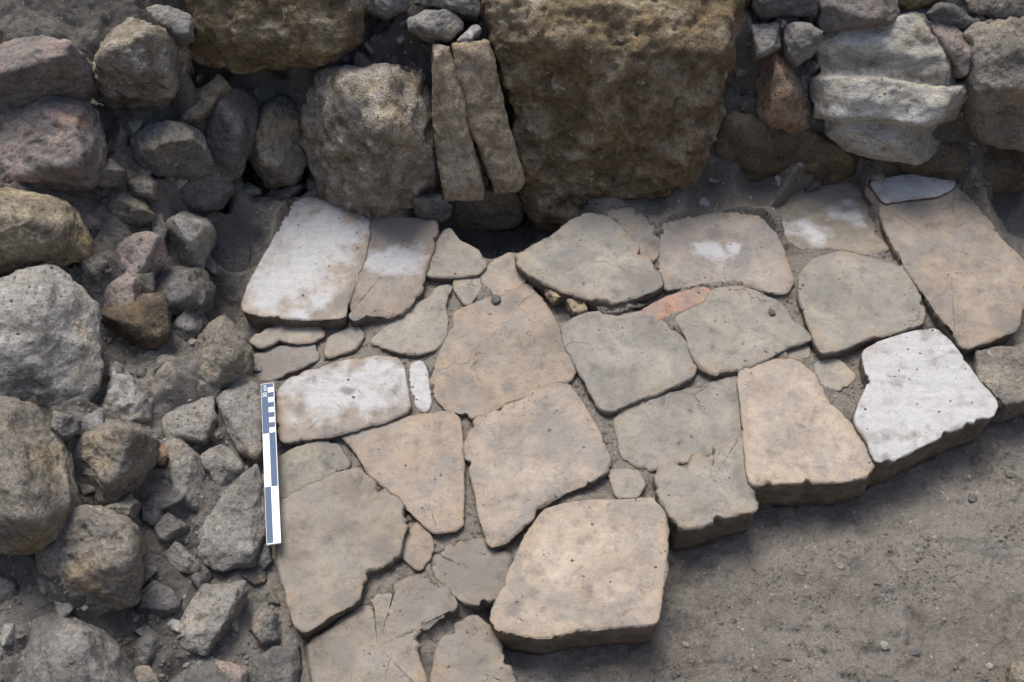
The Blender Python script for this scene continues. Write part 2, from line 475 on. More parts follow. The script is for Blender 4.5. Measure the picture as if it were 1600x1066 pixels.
slab([(381,474),(392,443),(405,420),(429,375),(448,334),(459,318),(484,308),(530,318),(574,345),(574,366),(568,398),(555,439),(540,473),(536,493),(484,495),(443,493),(398,490),(383,484)],
     's_tan', z=0.022, th=0.07, label='white marble slab under the round boulder of the wall', clean=[(470,400,90,0.9,20),(450,445,70),(505,365,70)], mud=[(545,470,30)], jz=-0.02)
slab([(585,339),(619,341),(653,344),(677,345),(679,360),(671,394),(660,424),(656,450),(630,484),(608,492),(585,489),(548,497),(555,465),(553,446),(564,420),(574,390),(578,356)],
     's_pink', z=0.018, th=0.06, clean=[(615,408,26,2.0,10)], mud=[(625,360,28,1.6)], jz=-0.015, label='long slab with a small pale rubbed spot beside the white slab')
slab([(700,356),(716,379),(743,390),(756,413),(745,425),(713,428),(671,428),(666,422),(679,394)], 's_grey', z=0.012, th=0.05, rough=1.4, label='pointed triangular slab piece at the edge of the dark hole')
slab([(713,431),(753,423),(750,450),(730,474),(712,450)], 's_grey', z=0.002, th=0.04, rough=1.4)
slab([(754,423),(778,405),(797,396),(808,398),(806,410),(820,441),(778,460),(758,443)], 's_tan', z=0.006, th=0.05, rough=1.3, label='small squarish slab at the front lip of the dark hole')
slab([(583,529),(623,499),(660,473),(686,450),(703,448),(698,461),(690,476),(696,499),(694,521),(679,540),(656,549),(630,548),(604,540),(585,534)], 's_grey', z=0.004, th=0.04, label='curved grey slab shaped like a fin')
slab([(713,489),(746,475),(781,460),(810,448),(829,445),(838,460),(860,493),(874,521),(888,557),(895,578),(888,591),(838,610),(795,626),(756,644),(742,651),(724,644),(699,635),(683,617),(676,596),(685,564),(701,528),(713,507)],
     's_pink', z=0.004, th=0.06, mud=[(800,470,18),(800,605,14)], label='large pinkish brown slab in the middle of the paving')
slab([(808,402),(838,384),(867,368),(888,350),(910,336),(924,334),(945,339),(967,353),(988,377),(1009,403),(1027,425),(1034,443),(1024,450),(992,460),(963,469),(935,471),(910,460),(881,453),(860,443),(831,427),(813,414)],
     's_grey', z=0.028, th=0.05, mud=[(1000,440,30)], rough=1.4, jz=-0.015, label='big grey slab right of the dark hole with a broken front edge')
slab([(951,329),(981,325),(1002,332),(1022,353),(1029,385),(1022,405),(1002,396),(984,368),(963,350)], 's_dark', z=0.016, th=0.05, rough=1.8)
slab([(878,514),(910,493),(942,489),(974,485),(1009,489),(1034,503),(1059,525),(1081,550),(1084,571),(1081,585),(1045,603),(1017,614),(981,628),(956,640),(942,637),(927,617),(917,592),(902,564),(888,542)], 's_grey', z=0.008, th=0.05, label='rounded grey slab right of the large pinkish slab')
slab([(1033,351),(1059,343),(1098,335),(1146,333),(1185,339),(1209,362),(1221,390),(1232,418),(1238,437),(1229,453),(1209,455),(1177,443),(1150,439),(1098,439),(1039,449),(1033,418),(1030,390)],
     's_tan', z=0.014, th=0.05, clean=[(1110,392,17,1.6),(1150,385,12)], mud=[(1120,365,12)], label='rounded tan slab with a faint white spot in the back row')
slab([(1205,335),(1252,299),(1331,285),(1351,312),(1366,351),(1364,366),(1388,388),(1355,398),(1323,390),(1284,388),(1252,386),(1232,374),(1221,355)],
     's_dark', z=0.0, th=0.05, clean=[(1262,360,24,1.5,-15),(1322,334,22,1.4),(1340,352,16)], mud=[(1290,310,20,2)], label='muddy slab with two white wiped patches below the wall', jz=0.0)
slab([(1378,327),(1355,299),(1362,280),(1414,272),(1465,265),(1492,272),(1496,288),(1520,311),(1548,351),(1571,382),(1595,406),(1602,425),(1600,465),(1587,512),(1552,524),(1508,540),(1489,512),(1465,481),(1433,437),(1406,394),(1390,362)],
     's_pink', z=0.02, th=0.06, mud=[(1565,500,22),(1430,330,16,2)], label='long slanting slab at the right end of the paving', jz=-0.01)
slab([(1362,284),(1414,275),(1465,270),(1491,279),(1485,291),(1461,303),(1414,308),(1382,314)], 's_tan', z=0.027, th=0.012, clean=[(1425,291,44,2.0)], r=0.003, edge_mud=0.3, label='thin white marble flake lying on the long slanting slab', name='flake')
slab([(1252,429),(1272,406),(1315,394),(1355,404),(1414,416),(1418,433),(1437,465),(1441,489),(1437,504),(1394,516),(1355,524),(1315,544),(1284,550),(1276,532),(1260,492),(1252,457)], 's_grey', z=0.016, th=0.05, mud=[(1420,480,14)], label='grey five sided slab left of the long slanting slab', jz=-0.003)
slab([(1057,494),(1106,473),(1114,453),(1154,449),(1185,459),(1217,473),(1244,504),(1268,528),(1236,536),(1205,552),(1173,567),(1142,579),(1114,581),(1098,571),(1083,548),(1071,516)], 's_grey', z=0.014, th=0.05, mud=[(1205,490,8)], label='grey slab below a narrow strip of red tile', jz=-0.003)
slab([(1004,487),(1039,467),(1106,449),(1106,466),(1060,485),(1024,498)], 's_red', z=0.009, th=0.04, r=0.003, edge_mud=0.1, name='tile_strip', label='narrow strip of red fired clay tile set between slabs')
slab([(964,657),(975,639),(1030,614),(1053,616),(1085,610),(1121,596),(1156,588),(1160,630),(1163,680),(1150,690),(1135,692),(1100,708),(1071,719),(1025,727),(1012,730),(975,712)], 's_grey', z=0.0, th=0.085, mud=[(1070,612,18,1.8),(1110,606,14)], label='upper piece of a cracked grey slab in the front row')
slab([(1027,732),(1071,722),(1100,711),(1135,695),(1163,685),(1164,730),(1176,776),(1178,794),(1139,803),(1094,819),(1062,822),(1048,799),(1030,762)], 's_grey', z=0.006, th=0.085, rough=1.6, mud=[(1160,740,14)], label='lower piece of a cracked slab with a chipped front edge')
slab([(1158,600),(1160,579),(1169,571),(1221,563),(1244,563),(1272,587),(1292,630),(1319,655),(1347,689),(1365,726),(1365,737),(1319,749),(1255,751),(1200,751),(1176,753),(1169,717),(1164,648)],
     's_tan', z=0.012, th=0.085, label='smooth tan slab left of the bright white front slab', jz=-0.003)
slab([(1351,552),(1378,536),(1414,524),(1461,514),(1485,536),(1504,563),(1528,595),(1552,626),(1554,634),(1547,648),(1483,671),(1438,694),(1392,717),(1369,721),(1360,689),(1340,658),(1347,630),(1360,603)],
     's_tan', z=0.02, th=0.085, clean=[(1440,610,190,1.1,0)], edge_mud=0.0, mud=[(1500,668,10,2,20),(1385,715,10)], label='bright white marble slab at the right front edge', jz=-0.003)
slab([(437,611),(454,593),(491,576),(529,566),(585,559),(619,559),(628,574),(630,600),(636,638),(600,653),(566,662),(521,675),(473,681),(443,686),(435,656)],
     's_tan', z=0.012, th=0.05, clean=[(545,600,50,2.0,12),(505,630,28,1.4),(600,588,42)], mud=[(540,608,9,1.6),(465,640,9)], label='oblong slab with a large white patch beside the scale bar', jz=-0.02)
slab([(645,570),(656,565),(664,578),(671,626),(664,640),(649,626),(641,611)], 's_tan', z=0.0, th=0.03, r=0.004, clean=[(656,600,60)], edge_mud=0.0, name='marble_sliver', label='narrow upright sliver of white marble in a joint')
slab([(536,676),(576,664),(640,654),(704,644),(716,656),(718,692),(720,740),(720,816),(712,824),(680,828),(664,816),(640,792),(608,760),(580,738),(560,704)], 's_pink', z=0.004, th=0.05, label='wedge shaped pinkish slab narrowing to the front')
slab([(729,694),(747,653),(811,621),(884,600),(907,630),(934,676),(950,717),(943,735),(916,753),(870,771),(834,790),(829,808),(788,840),(768,847),(752,808),(747,771),(738,730)],
     's_tan', z=0.006, th=0.05, rough=1.3, label='light tan slab with a ragged lower edge in the middle')
slab([(440,784),(480,764),(532,740),(560,734),(588,760),(634,792),(636,816),(624,840),(620,868),(580,888),(564,908),(556,936),(512,960),(480,984),(464,976),(452,928),(438,872)], 's_dark', z=0.012, th=0.06, rough=1.5, mud=[(540,930,22),(600,860,18)], label='large dusty grey slab below the scale bar', jz=-0.006)
slab([(434,720),(460,704),(496,690),(524,696),(544,724),(520,744),(480,760),(440,776),(434,760)], 's_green', z=0.0, th=0.05, label='small slab with yellowish lichen right of the scale bar', jz=-0.006)
slab([(797,899),(825,840),(852,799),(902,787),(975,785),(1021,781),(1034,799),(1039,835),(1034,890),(1028,945),(1023,970),(966,974),(902,979),(857,990),(834,990),(779,979),(770,963)],
     's_tan', z=0.018, th=0.085, rough=1.2, mud=[(805,950,14),(850,952,7)], label='large squarish tan slab standing proud at the front', jz=-0.006)
slab([(486,1004),(520,984),(560,956),(592,928),(640,904),(672,900),(704,928),(710,948),(680,962),(652,984),(645,1020),(660,1066),(665,1110),(520,1120),(494,1066)], 's_dark', z=-0.008, th=0.06, rough=1.8, mud=[(640,960,30),(660,920,25),(540,1020,25)], label='worn brownish slab cut by the bottom edge', jz=-0.035, kern=(590,1010))
slab([(688,1008),(712,980),(740,966),(768,988),(784,1032),(812,1085),(760,1110),(667,1090)], 's_dark', z=-0.02, th=0.06, rough=1.6, mud=[(740,1040,25)], label='triangular muddy slab at the bottom edge', jz=-0.04)
slab([(628,864),(636,840),(656,816),(668,836),(676,858),(656,888),(640,876)], 's_pink', z=-0.004, th=0.03, rough=1.5, label='small pointed stone wedged between three slabs')
slab([(672,868),(715,850),(760,846),(790,864),(797,890),(785,925),(745,942),(705,926),(685,900)], 's_dark', z=-0.012, th=0.05, rough=2.0, mud=[(735,895,50)], label='mud coated flat stone left of the squarish front slab', jz=-0.03)
slab([(952,737),(993,735),(1005,755),(993,776),(966,776)], 's_grey', z=-0.002, th=0.03, rough=1.8, label='small pale rough stone filling a joint')
slab([(390,529),(428,510),(454,503),(499,508),(503,521),(488,529),(458,533),(435,529),(409,540)], 's_grey', z=-0.002, th=0.035, rough=1.5, jz=-0.025)
slab([(398,555),(435,544),(491,540),(495,559),(465,572),(428,589),(401,593)], 's_dark', z=-0.012, th=0.03, mud=[(420,570,40)], jz=-0.03)
slab([(517,527),(557,510),(566,525),(552,544),(510,555)], 's_grey', z=-0.006, th=0.03, rough=1.8, jz=-0.02)
slab([(1276,567),(1307,563),(1335,587),(1315,607),(1284,601)], 's_grey', z=-0.004, th=0.03, rough=2.4)
slab([(1221,545),(1260,536),(1262,556),(1240,560)], 's_pink', z=-0.002, th=0.025, rough=1.8, r=0.003)

# ------------------------------------------------------------------ rocks
ICO = {}
def ico(k):
    if k not in ICO:
        bm = bmesh.new(); bmesh.ops.create_icosphere(bm, subdivisions=k, radius=1)
        V = np.array([v.co[:] for v in bm.verts]); F = np.array([[v.index for v in f.verts] for f in bm.faces])
        bm.free(); ICO[k] = (V, F)
    return ICO[k]
rock_i = [0]
BED = []
G = 'rubble stones of the bank on the left'
def hull_planes(Q):
    bm = bmesh.new()
    for q in Q: bm.verts.new(q)
    bmesh.ops.convex_hull(bm, input=bm.verts)
    bm.normal_update()
    out = []
    for f in bm.faces:
        n = np.array(f.normal[:]); p = np.array(f.verts[0].co[:])
        d = np.dot(n, p)
        if d < 0: n, d = -n, -d
        if d > 1e-3: out.append((*n, d))
    bm.free()
    return np.array(out)
WALLN, BANKN = (0, -0.9, 0.44), (0.32, -0.28, 0.9)
def rock(poly, mat, z=None, y=None, n=None, b=0.05, d=0.10, p=16, amp=1.0, res=5, label=None, name='rubble_stone', cat='stone', group=None, parent=None, front=0.62, shift=(0, 0), custom=None, style='plain', fpts=None, cuts=None):
    rock_i[0] += 1
    seed = 1000 + rock_i[0] * 17
    rg = np.random.default_rng(seed)
    poly = np.array(poly, float)
    cu, cv = (poly.max(0) + poly.min(0)) / 2
    if n is None: n = WALLN if y is not None else BANKN
    n = np.array(n, float); n /= np.linalg.norm(n)
    c0 = at_y(cu, cv, y) if y is not None else at_z(cu, cv, z)
    poly = np.array([cu, cv]) + (poly - np.array([cu, cv])) * (1.09 if group == G and max(np.ptp(poly[:, 0]), np.ptp(poly[:, 1])) < 190 else 1.045)
    O = np.array([at_plane(u, v, c0, n) for u, v in poly])
    e1 = np.cross((0, 0, 1), n); e1 /= np.linalg.norm(e1)
    e2 = np.cross(n, e1)
    B = np.stack([e1, e2, n])
    L = (O - c0) @ B.T                        # local, z ~ 0
    ext = max(np.ptp(L[:, 0]), np.ptp(L[:, 1]))
    ring = [L]
    cc = L.mean(0)
    pc = poly.mean(0)
    fq = pc + (poly - pc) * (0.5 if front is None else front)
    pe = max(np.ptp(poly[:, 0]), np.ptp(poly[:, 1]))
    fq = fq + np.array([shift[0] * pe, -shift[1] * pe])
    hb = (0.05 if front is None else b) * (1 + rg.uniform(-0.55, 0.35, len(L)))
    fr = np.array([(at_plane(q[0], q[1], c0 + n * h, n) - c0) @ B.T for q, h in zip(fq, hb)])
    if len(fr) > 6: fr = fr[np.sort(rg.permutation(len(fr))[:max(4, len(fr) // 3)])]
    ring.append(fr)
    bk = cc + (L - cc) * 0.8
    bk[:, 2] -= d * (1 + rg.uniform(-0.2, 0.2, len(L)))
    ring.append(bk)
    if fpts is not None:                       # explicit ridge points: u, v, lift
        ring.append(np.array([(at_plane(u, v, c0 + n * h, n) - c0) @ B.T for u, v, h in fpts]))
    Q = np.vstack(ring)
    mid = Q.mean(0)
    half = (Q.max(0) - Q.min(0)) / 2
    half = np.maximum(half, 0.3 * half.max())
    p = p * 3.0
    pl = hull_planes((Q - mid) / half)
    if cuts is None: cuts = 0 if (front or 0) >= 0.78 else 3
    Qn = (Q - mid) / half
    for _ in range(cuts):
        dn = rg.normal(size=3); dn[2] = abs(dn[2]) + 0.35; dn /= np.linalg.norm(dn)
        sup = (Qn @ dn).max()
        pl = np.vstack([pl, [*dn, sup * rg.uniform(0.66, 0.86)]])
    D, F = ico(res)
    S = D @ pl[:, :3].T / pl[None, :, 3]
    S = np.clip(S, 0, None)
    mx = S.max(1)
    rr = 1.0 / (mx * (np.sum((S / mx[:, None]) ** p, axis=1)) ** (1.0 / p))
    rr *= 1.0 + 0.5 / p
    X = D * rr[:, None] * half + mid
    W = X @ B + c0
    size = float(np.mean(half)) * 2
    N = vnormals(W, F)
    # chips and lumps, then grain
    dsp = fbm(W, size * 0.42, 2, 0.5, seed) * size * 0.020
    dsp = dsp + fbm(W, size * 0.18, 4, 0.58, seed + 3, ridged=(style != 'smooth')) * size * 0.013
    dsp = dsp + fbm(W, 0.022, 3, 0.6, seed + 5) * 0.0021
    if style == 'pitted':
        dsp = dsp - np.clip(fbm(W, 0.020, 3, 0.6, seed + 7) - 0.15, 0, 2) * 0.0075 + fbm(W, 0.05, 3, 0.6, seed + 8) * 0.004
    if style == 'strata':
        Ws = W.copy(); Ws[:, 2] *= 4.5
        dsp = dsp + fbm(Ws, 0.13, 3, 0.5, seed + 7) * 0.004
    if custom is not None:
        dsp = dsp + custom((X - mid) / half)
    W = W + N * (dsp * amp)[:, None]
    o = mesh_obj(name, W, F, M[mat], parent)
    if group is not None and y is None: BED.append((c0[0], c0[1], c0[2] + 0.15 * b - 0.008))
    if parent is None: tag(o, label, cat, group)
    elif label: o['label'] = label
    return o

wall = empty('stone_wall', at_y(800, 300, 1.6) * np.array([1, 1, 0]))
tag(wall, 'dry rubble wall of large rough boulders and blocks along the back', 'wall')
def wrock(poly, mat, y, label=None, name='wall_stone', **k):
    return rock(poly, mat, y=y, label=label, name=name, parent=wall, **k)
EXT = -60
wrock([(292,-70),(296,40),(300,85),(330,100),(387,107),(476,100),(530,86),(554,60),(556,-70)], 'brown', 1.60, 'dark brown squared block at the upper left of the wall', n=(0,-0.95,0.30), b=0.03, d=0.22, p=30, res=6, front=0.85, style='pitted')
wrock([(473,185),(483,150),(501,118),(547,105),(619,107),(665,125),(676,178),(678,250),(679,303),(690,330),(654,342),(583,340),(540,321),(501,292),(480,250)], 'pitted', 1.53, 'large rounded pitted boulder above the white slab', n=(0,-0.88,0.47), b=0.12, d=0.14, p=9, res=6, front=0.55, shift=(0,0.13), style='pitted', amp=1.15)
wrock([(640,310),(690,305),(706,325),(698,347),(655,345)], 'darkgrey', 1.45, None, b=0.02, d=0.05)
wrock([(376,221),(401,189),(430,157),(469,165),(476,200),(480,250),(465,285),(423,296),(398,264)], 'ochregrey', 1.55, 'small brown stone left of the large rounded boulder', b=0.06, d=0.1, p=10, shift=(0,0.08), style='pitted')
wrock([(678,75),(703,78),(717,171),(754,285),(752,307),(696,312),(684,250),(678,171)], 'tan', 1.52, 'upright tan tile wedged beside the large rounded boulder', name='upright_tile', cuts=0, n=(0.1,-0.9,0.42), b=0.02, d=0.12, p=40, front=0.85, res=6, amp=0.8)
wrock([(709,74),(764,70),(770,157),(790,200),(816,278),(807,294),(774,298),(752,242),(726,168)], 'tan', 1.53, 'upright tan tile leaning against the biggest block', name='upright_tile', cuts=0, n=(0.15,-0.9,0.42), b=0.025, d=0.12, p=40, front=0.83, res=6, amp=0.8)
wrock([(700,305),(760,300),(813,290),(815,345),(800,356),(720,360),(703,340)], 'tan', 1.56, None, n=(0,-0.97,0.2), b=0.01, d=0.1, p=30, front=0.9)
wrock([(762,-70),(1186,-70),(1190,89),(1190,143),(1182,200),(1174,255),(1096,285),(1020,312),(882,340),(850,336),(829,303),(815,250),(788,143),(778,71),(764,36)], 'brown', 1.63, 'biggest block of the wall with a rough dark brown face', n=(0,-0.95,0.30), b=0.12, d=0.25, p=26, res=7, style='pitted', amp=1.3,
      front=None, fpts=[(785,120,.11),(860,60,.115),(950,100,.125),(1080,70,.12),(1176,60,.11),(1178,150,.115),(1168,240,.10),(1080,278,.11),(980,305,.12),(885,328,.11),(846,318,.10),(812,220,.11)])
wrock([(1140,190),(1180,205),(1250,205),(1330,240),(1335,272),(1290,288),(1180,296),(1100,300),(1100,262)], 'umber', 1.55, None, n=(0,-1,0.05), b=0.02, d=0.1)  # umber colour darkens this stone for the shadow it lies in
wrock([(1183,96),(1208,73),(1233,93),(1258,136),(1267,168),(1262,205),(1229,225),(1199,215),(1184,178)], 'rust', 1.60, 'rust brown stone between the biggest block and the layered block', b=0.05, d=0.1, p=14, style='pitted')
def ledge(q):
    v = q[:, 1]
    s = v + 0.06 * np.sin(q[:, 0] * 3.0)
    rec = np.clip((s - 0.06) / 0.05, 0, 1) * np.clip((0.42 - s) / 0.30, 0, 1)
    low = np.clip((-0.45 - s) / 0.06, 0, 1) * np.clip((s + 0.95) / 0.3, 0, 1)
    return (-0.022 * rec - 0.025 * low) * np.clip(q[:, 2] + 0.4, 0, 1)
wrock([(1279,70),(1293,46),(1340,37),(1390,30),(1432,22),(1449,32),(1459,61),(1484,96),(1509,128),(1518,168),(1524,198),(1516,232),(1475,254),(1397,252),(1335,240),(1288,216),(1276,171),(1280,107)], 'layer', 1.60, 'pale layered block with a jutting ledge across its face', n=(0,-0.82,0.56), b=0.06, d=0.14, p=16, res=6, front=0.8, style='strata', cuts=2, custom=ledge)
wrock([(1300,222),(1400,230),(1500,205),(1560,212),(1606,235),(1612,280),(1585,304),(1530,290),(1447,272),(1350,262)], 'umber', 1.56, 'low dark stone beneath the layered block', n=(0,-0.85,0.5), b=0.03, d=0.1, p=20)
wrock([(1514,46),(1550,32),(1610,28),(1690,60),(1690,230),(1600,240),(1543,222),(1522,185),(1516,143),(1530,100),(1528,68)], 'ochregrey', 1.575, 'brownish grey boulder at the right end of the wall', n=(-0.1,-0.8,0.6), b=0.07, d=0.15, p=12, res=6, style='pitted')
wrock([(1454,36),(1482,34),(1507,57),(1538,100),(1532,111),(1507,118),(1489,93),(1465,64)], 'brick', 1.62, 'flat reddish flake behind the layered block', n=(0,-0.6,0.8), b=0.015, d=0.05, p=30)
wrock([(1283,21),(1290,-40),(1380,-40),(1413,15),(1395,33),(1340,40),(1293,45)], 'red', 1.67, None, n=(0,-0.6,0.8), b=0.03, d=0.08)
wrock([(1447,21),(1468,2),(1489,5),(1527,36),(1504,45),(1461,36)], 'darkgrey', 1.67, None, n=(0,-0.6,0.8), b=0.02, d=0.06)
wrock([(1500,-40),(1620,-40),(1640,30),(1560,32),(1520,15)], 'ochregrey', 1.70, None, n=(0,-0.7,0.7), b=0.03, d=0.1)
wrock([(1390,-40),(1490,-40),(1470,2),(1430,16),(1400,8)], 'brown', 1.71, None, n=(0,-0.7,0.7), b=0.03, d=0.1)
wrock([(1226,39),(1258,34),(1286,50),(1280,75),(1247,105),(1230,86)], 'grey', 1.61, None, n=(0,-0.7,0.7), b=0.025, d=0.07, p=24)
wrock([(1180,-40),(1270,-40),(1282,10),(1262,36),(1200,40),(1180,10)], 'darkgrey', 1.67, None, n=(0,-0.9,0.4), b=0.02, d=0.1)
wrock([(1176,38),(1222,36),(1226,70),(1200,76),(1182,92)], 'grey', 1.62, None, n=(0,-0.6,0.8), b=0.015, d=0.06)
wrock([(640,29),(672,11),(708,7),(726,21),(722,46),(701,61),(658,53),(640,46)], 'pale', 1.62, 'pale flat stone on the top of the wall left of the biggest block', n=(0,-0.6,0.8), b=0.025, d=0.06, p=14)
wrock([(709,70),(741,36),(752,46),(728,72)], 'pale', 1.60, None, n=(0,-0.6,0.8), b=0.01, d=0.04, p=24)
wrock([(560,-30),(620,-40),(640,5),(600,25),(562,10)], 'grey', 1.66, None, n=(0,-0.6,0.8), b=0.02, d=0.06)
wrock([(650,-40),(748,-40),(748,25),(728,22),(705,5),(660,8)], 'grey', 1.66, None, n=(0,-0.6,0.8), b=0.02, d=0.06)
wrock([(1035,302),(1058,290),(1080,302),(1078,332),(1042,334)], 'whitestone', 1.50, 'whitish muddy lump in the shade under the biggest block', n=(0,-0.3,0.95), b=0.008, d=0.05, style='pitted')
wrock([(1082,314),(1105,306),(1126,320),(1120,334),(1087,334)], 'whitestone', 1.495, None, n=(0,-0.3,0.95), b=0.006, d=0.05, style='pitted')
wrock([(395,330),(420,300),(470,290),(450,325),(420,375),(395,395)], 'red', 1.49, None, n=(-0.3,-0.8,0.5), b=0.02, d=0.06, p=24)

# rubble bank on the left
G = 'rubble stones of the bank on the left'
def b_(poly, mat, z, label, **k):
    if k.get('b', 0.05) >= 0.045:
        k['b'] = k.get('b', 0.05) * 1.35
        sh = k.get('shift', (0, 0)); k['shift'] = (sh[0], sh[1] + 0.06)
    return rock(poly, mat, z=z, label=label, group=G, **k)
b_([(133,125),(149,95),(182,54),(209,35),(236,44),(252,58),(280,64),(290,101),(277,135),(260,162),(230,169),(189,166),(149,159)], 'pitted', 0.31, 'whitish deeply pitted boulder at the upper left near the wall', n=(0.1,-0.65,0.75), b=0.07, d=0.1, p=12, res=6, style='pitted', amp=1.1, shift=(0,0.08))
b_([(-70,90),(0,76),(30,66),(68,63),(101,70),(135,95),(137,128),(113,157),(61,160),(20,172),(-60,190)], 'red', 0.37, 'dark reddish grey boulder at the upper left corner', n=(0.1,-0.65,0.75), b=0.06, d=0.1, p=16, res=6, shift=(0,0.1))
b_([(-60,200),(0,190),(20,170),(61,153),(101,151),(135,164),(156,189),(164,233),(154,270),(142,291),(111,296),(61,284),(0,280),(-60,290)], 'red', 0.28, 'big boulder with a pinkish red top at the left edge', n=(0.2,-0.5,0.84), b=0.08, d=0.1, p=12, res=6, shift=(0,0.05), style='pitted', amp=0.8)
b_([(-60,310),(0,296),(51,286),(91,296),(118,331),(139,372),(134,402),(90,418),(40,432),(0,442),(-60,450)], 'yellow', 0.235, 'ochre yellow boulder at the left edge below the reddish one', n=(0.2,-0.45,0.87), b=0.07, d=0.1, p=14, res=6, shift=(0,0.10))
b_([(-70,470),(0,456),(37,428),(73,419),(102,434),(128,456),(152,484),(149,535),(152,586),(141,625),(113,650),(80,640),(37,615),(0,597),(-70,590)], 'pale', 0.20, 'largest pale grey boulder at the left edge', n=(0.3,-0.3,0.9), b=0.07, d=0.12, p=14, res=6, shift=(-0.05,0.05))
b_([(-70,640),(0,622),(50,638),(85,680),(112,740),(122,782),(95,832),(60,855),(0,860),(-70,850)], 'ochregrey', 0.19, 'brownish yellow boulder at the left edge above the bottom corner', n=(0.3,-0.3,0.9), b=0.07, d=0.12, p=14, res=6)
b_([(100,684),(139,663),(168,660),(219,680),(243,692),(233,727),(212,752),(181,790),(159,783),(143,745),(122,716)], 'ochregrey', 0.12, 'angular brown grey stone with a dark right face', n=(0.15,-0.45,0.88), b=0.07, d=0.1, p=22, res=6, shift=(-0.05,0.14), front=0.5)
b_([(62,850),(72,828),(109,803),(152,795),(188,806),(211,825),(219,854),(216,897),(211,932),(174,950),(138,957),(101,935),(72,914),(58,883)], 'ochregrey', 0.12, 'rounded boulder with an ochre underside near the lower left', n=(0.2,-0.3,0.93), b=0.09, d=0.11, p=10, res=6, shift=(0.03,0.08), style='pitted', amp=0.8)
b_([(10,1006),(36,968),(65,952),(109,964),(152,980),(183,1006),(198,1035),(210,1080),(190,1140),(0,1140),(-10,1060)], 'grey', 0.06, 'broad grey boulder in the bottom left corner', n=(0.1,-0.1,1), b=0.07, d=0.12, p=14, res=6)
b_([(-60,900),(0,880),(30,905),(40,945),(10,985),(-60,1000)], 'darkgrey', 0.08, 'dark stone at the left edge between two boulders', b=0.03, d=0.1)
b_([(193,220),(216,206),(250,203),(280,196),(307,206),(321,233),(326,257),(304,272),(243,269),(203,247)], 'grey', 0.19, 'flat topped grey stone below the whitish pitted boulder', n=(0.1,-0.5,0.86), b=0.05, d=0.09, p=20, shift=(0,0.1), res=6)
b_([(243,272),(300,260),(330,258),(362,290),(340,330),(314,340),(270,333),(248,311)], 'darkgrey', 0.09, 'dark angular stone under the flat topped grey one', n=(0.2,-0.8,0.55), b=0.04, d=0.09, p=22)
b_([(258,348),(293,331),(322,340),(332,359),(327,385),(314,420),(285,414),(262,391)], 'pale', 0.08, 'small pale rounded stone above the dark gap', n=(0.2,-0.5,0.84), b=0.05, d=0.08, p=12, shift=(0,0.1))
b_([(161,421),(165,396),(194,374),(227,365),(247,368),(236,396),(212,431),(183,430)], 'brick', 0.15, 'pinkish grey flat shard tilted in the soil', n=(-0.2,-0.35,0.9), b=0.012, d=0.05, p=36, front=0.85)
b_([(150,487),(157,454),(197,427),(210,436),(208,473),(183,486)], 'brick', 0.125, 'smooth pinkish shard above the broken red stone', n=(-0.25,-0.4,0.88), b=0.012, d=0.05, p=36, front=0.85)
b_([(157,491),(205,478),(252,484),(263,520),(251,546),(208,559),(180,530)], 'umber', 0.085, 'broken dark red stone beneath the smooth shard', n=(0.1,-0.9,0.35), b=0.03, d=0.08, p=20)
b_([(212,440),(256,418),(311,421),(327,451),(323,476),(304,497),(256,495),(214,476)], 'darkgrey', 0.055, 'dull grey stone right of the tilted shards', n=(0.2,-0.3,0.93), b=0.05, d=0.08, p=12, style='pitted')
b_([(271,507),(300,463),(316,484),(312,513),(303,546),(275,548),(264,520)], 'darkgrey', 0.04, 'small pointed stone with a dark lower face', n=(0.1,-0.5,0.85), b=0.035, d=0.06, p=30, fpts=[(272,506,0.03),(311,513,0.03),(300,466,0.01)], front=0.5)
b_([(329,508),(344,498),(364,508),(380,527),(390,552),(387,578),(360,600),(332,612),(313,618),(293,586),(289,565),(309,540)], 'ochregrey', 0.03, 'angular ridged stone above the head of the scale bar', n=(0.1,-0.3,0.95), b=0.05, d=0.09, p=30, front=0.35, res=6, fpts=[(346,515,0.055),(362,562,0.06),(340,590,0.04)])
b_([(341,628),(344,618),(370,608),(394,600),(407,619),(409,706),(399,718),(373,701),(355,667)], 'flat', 0.010, 'flat grey stone beside the upper half of the scale bar', n=(0.05,-0.1,1), b=0.018, d=0.06, p=30, front=0.86)
b_([(256,682),(241,661),(258,642),(290,630),(329,622),(336,655),(318,685),(284,682)], 'flat', 0.025, 'flat bluish grey stone left of the scale bar', n=(0.1,-0.1,1), b=0.018, d=0.05, p=26, front=0.8)
b_([(259,766),(260,727),(258,698),(275,686),(310,713),(323,778),(308,793),(275,787)], 'flat', 0.040, 'upright oblong grey stone right of the angular brown grey one', n=(0.1,-0.3,0.95), b=0.035, d=0.07, p=24, front=0.7, shift=(0,0.08))
b_([(310,722),(319,702),(348,690),(378,723),(378,742),(341,769),(325,752)], 'flat', 0.015, 'small blocky stone above the pointed flat stone', n=(0.1,-0.2,0.95), b=0.025, d=0.06, p=26, front=0.7)
b_([(312,847),(322,810),(340,785),(377,752),(398,730),(414,781),(415,825),(393,874),(348,886),(317,874)], 'flat', 0.015, 'pointed flat stone left of the lower end of the scale bar', n=(0.05,-0.15,1), b=0.025, d=0.07, p=26, front=0.82, res=6, shift=(0,0.03))
b_([(391,874),(405,838),(421,850),(428,880),(405,896)], 'darkgrey', -0.015, 'small dark stone under the lower end of the scale bar', b=0.015, d=0.05, p=26)
b_([(288,964),(319,918),(377,914),(382,930),(350,979),(319,1019),(297,1012),(273,999)], 'flat', 0.010, 'wedge shaped grey stone near the bottom left', n=(0.1,-0.1,1), b=0.025, d=0.07, p=30, front=0.8, res=6)
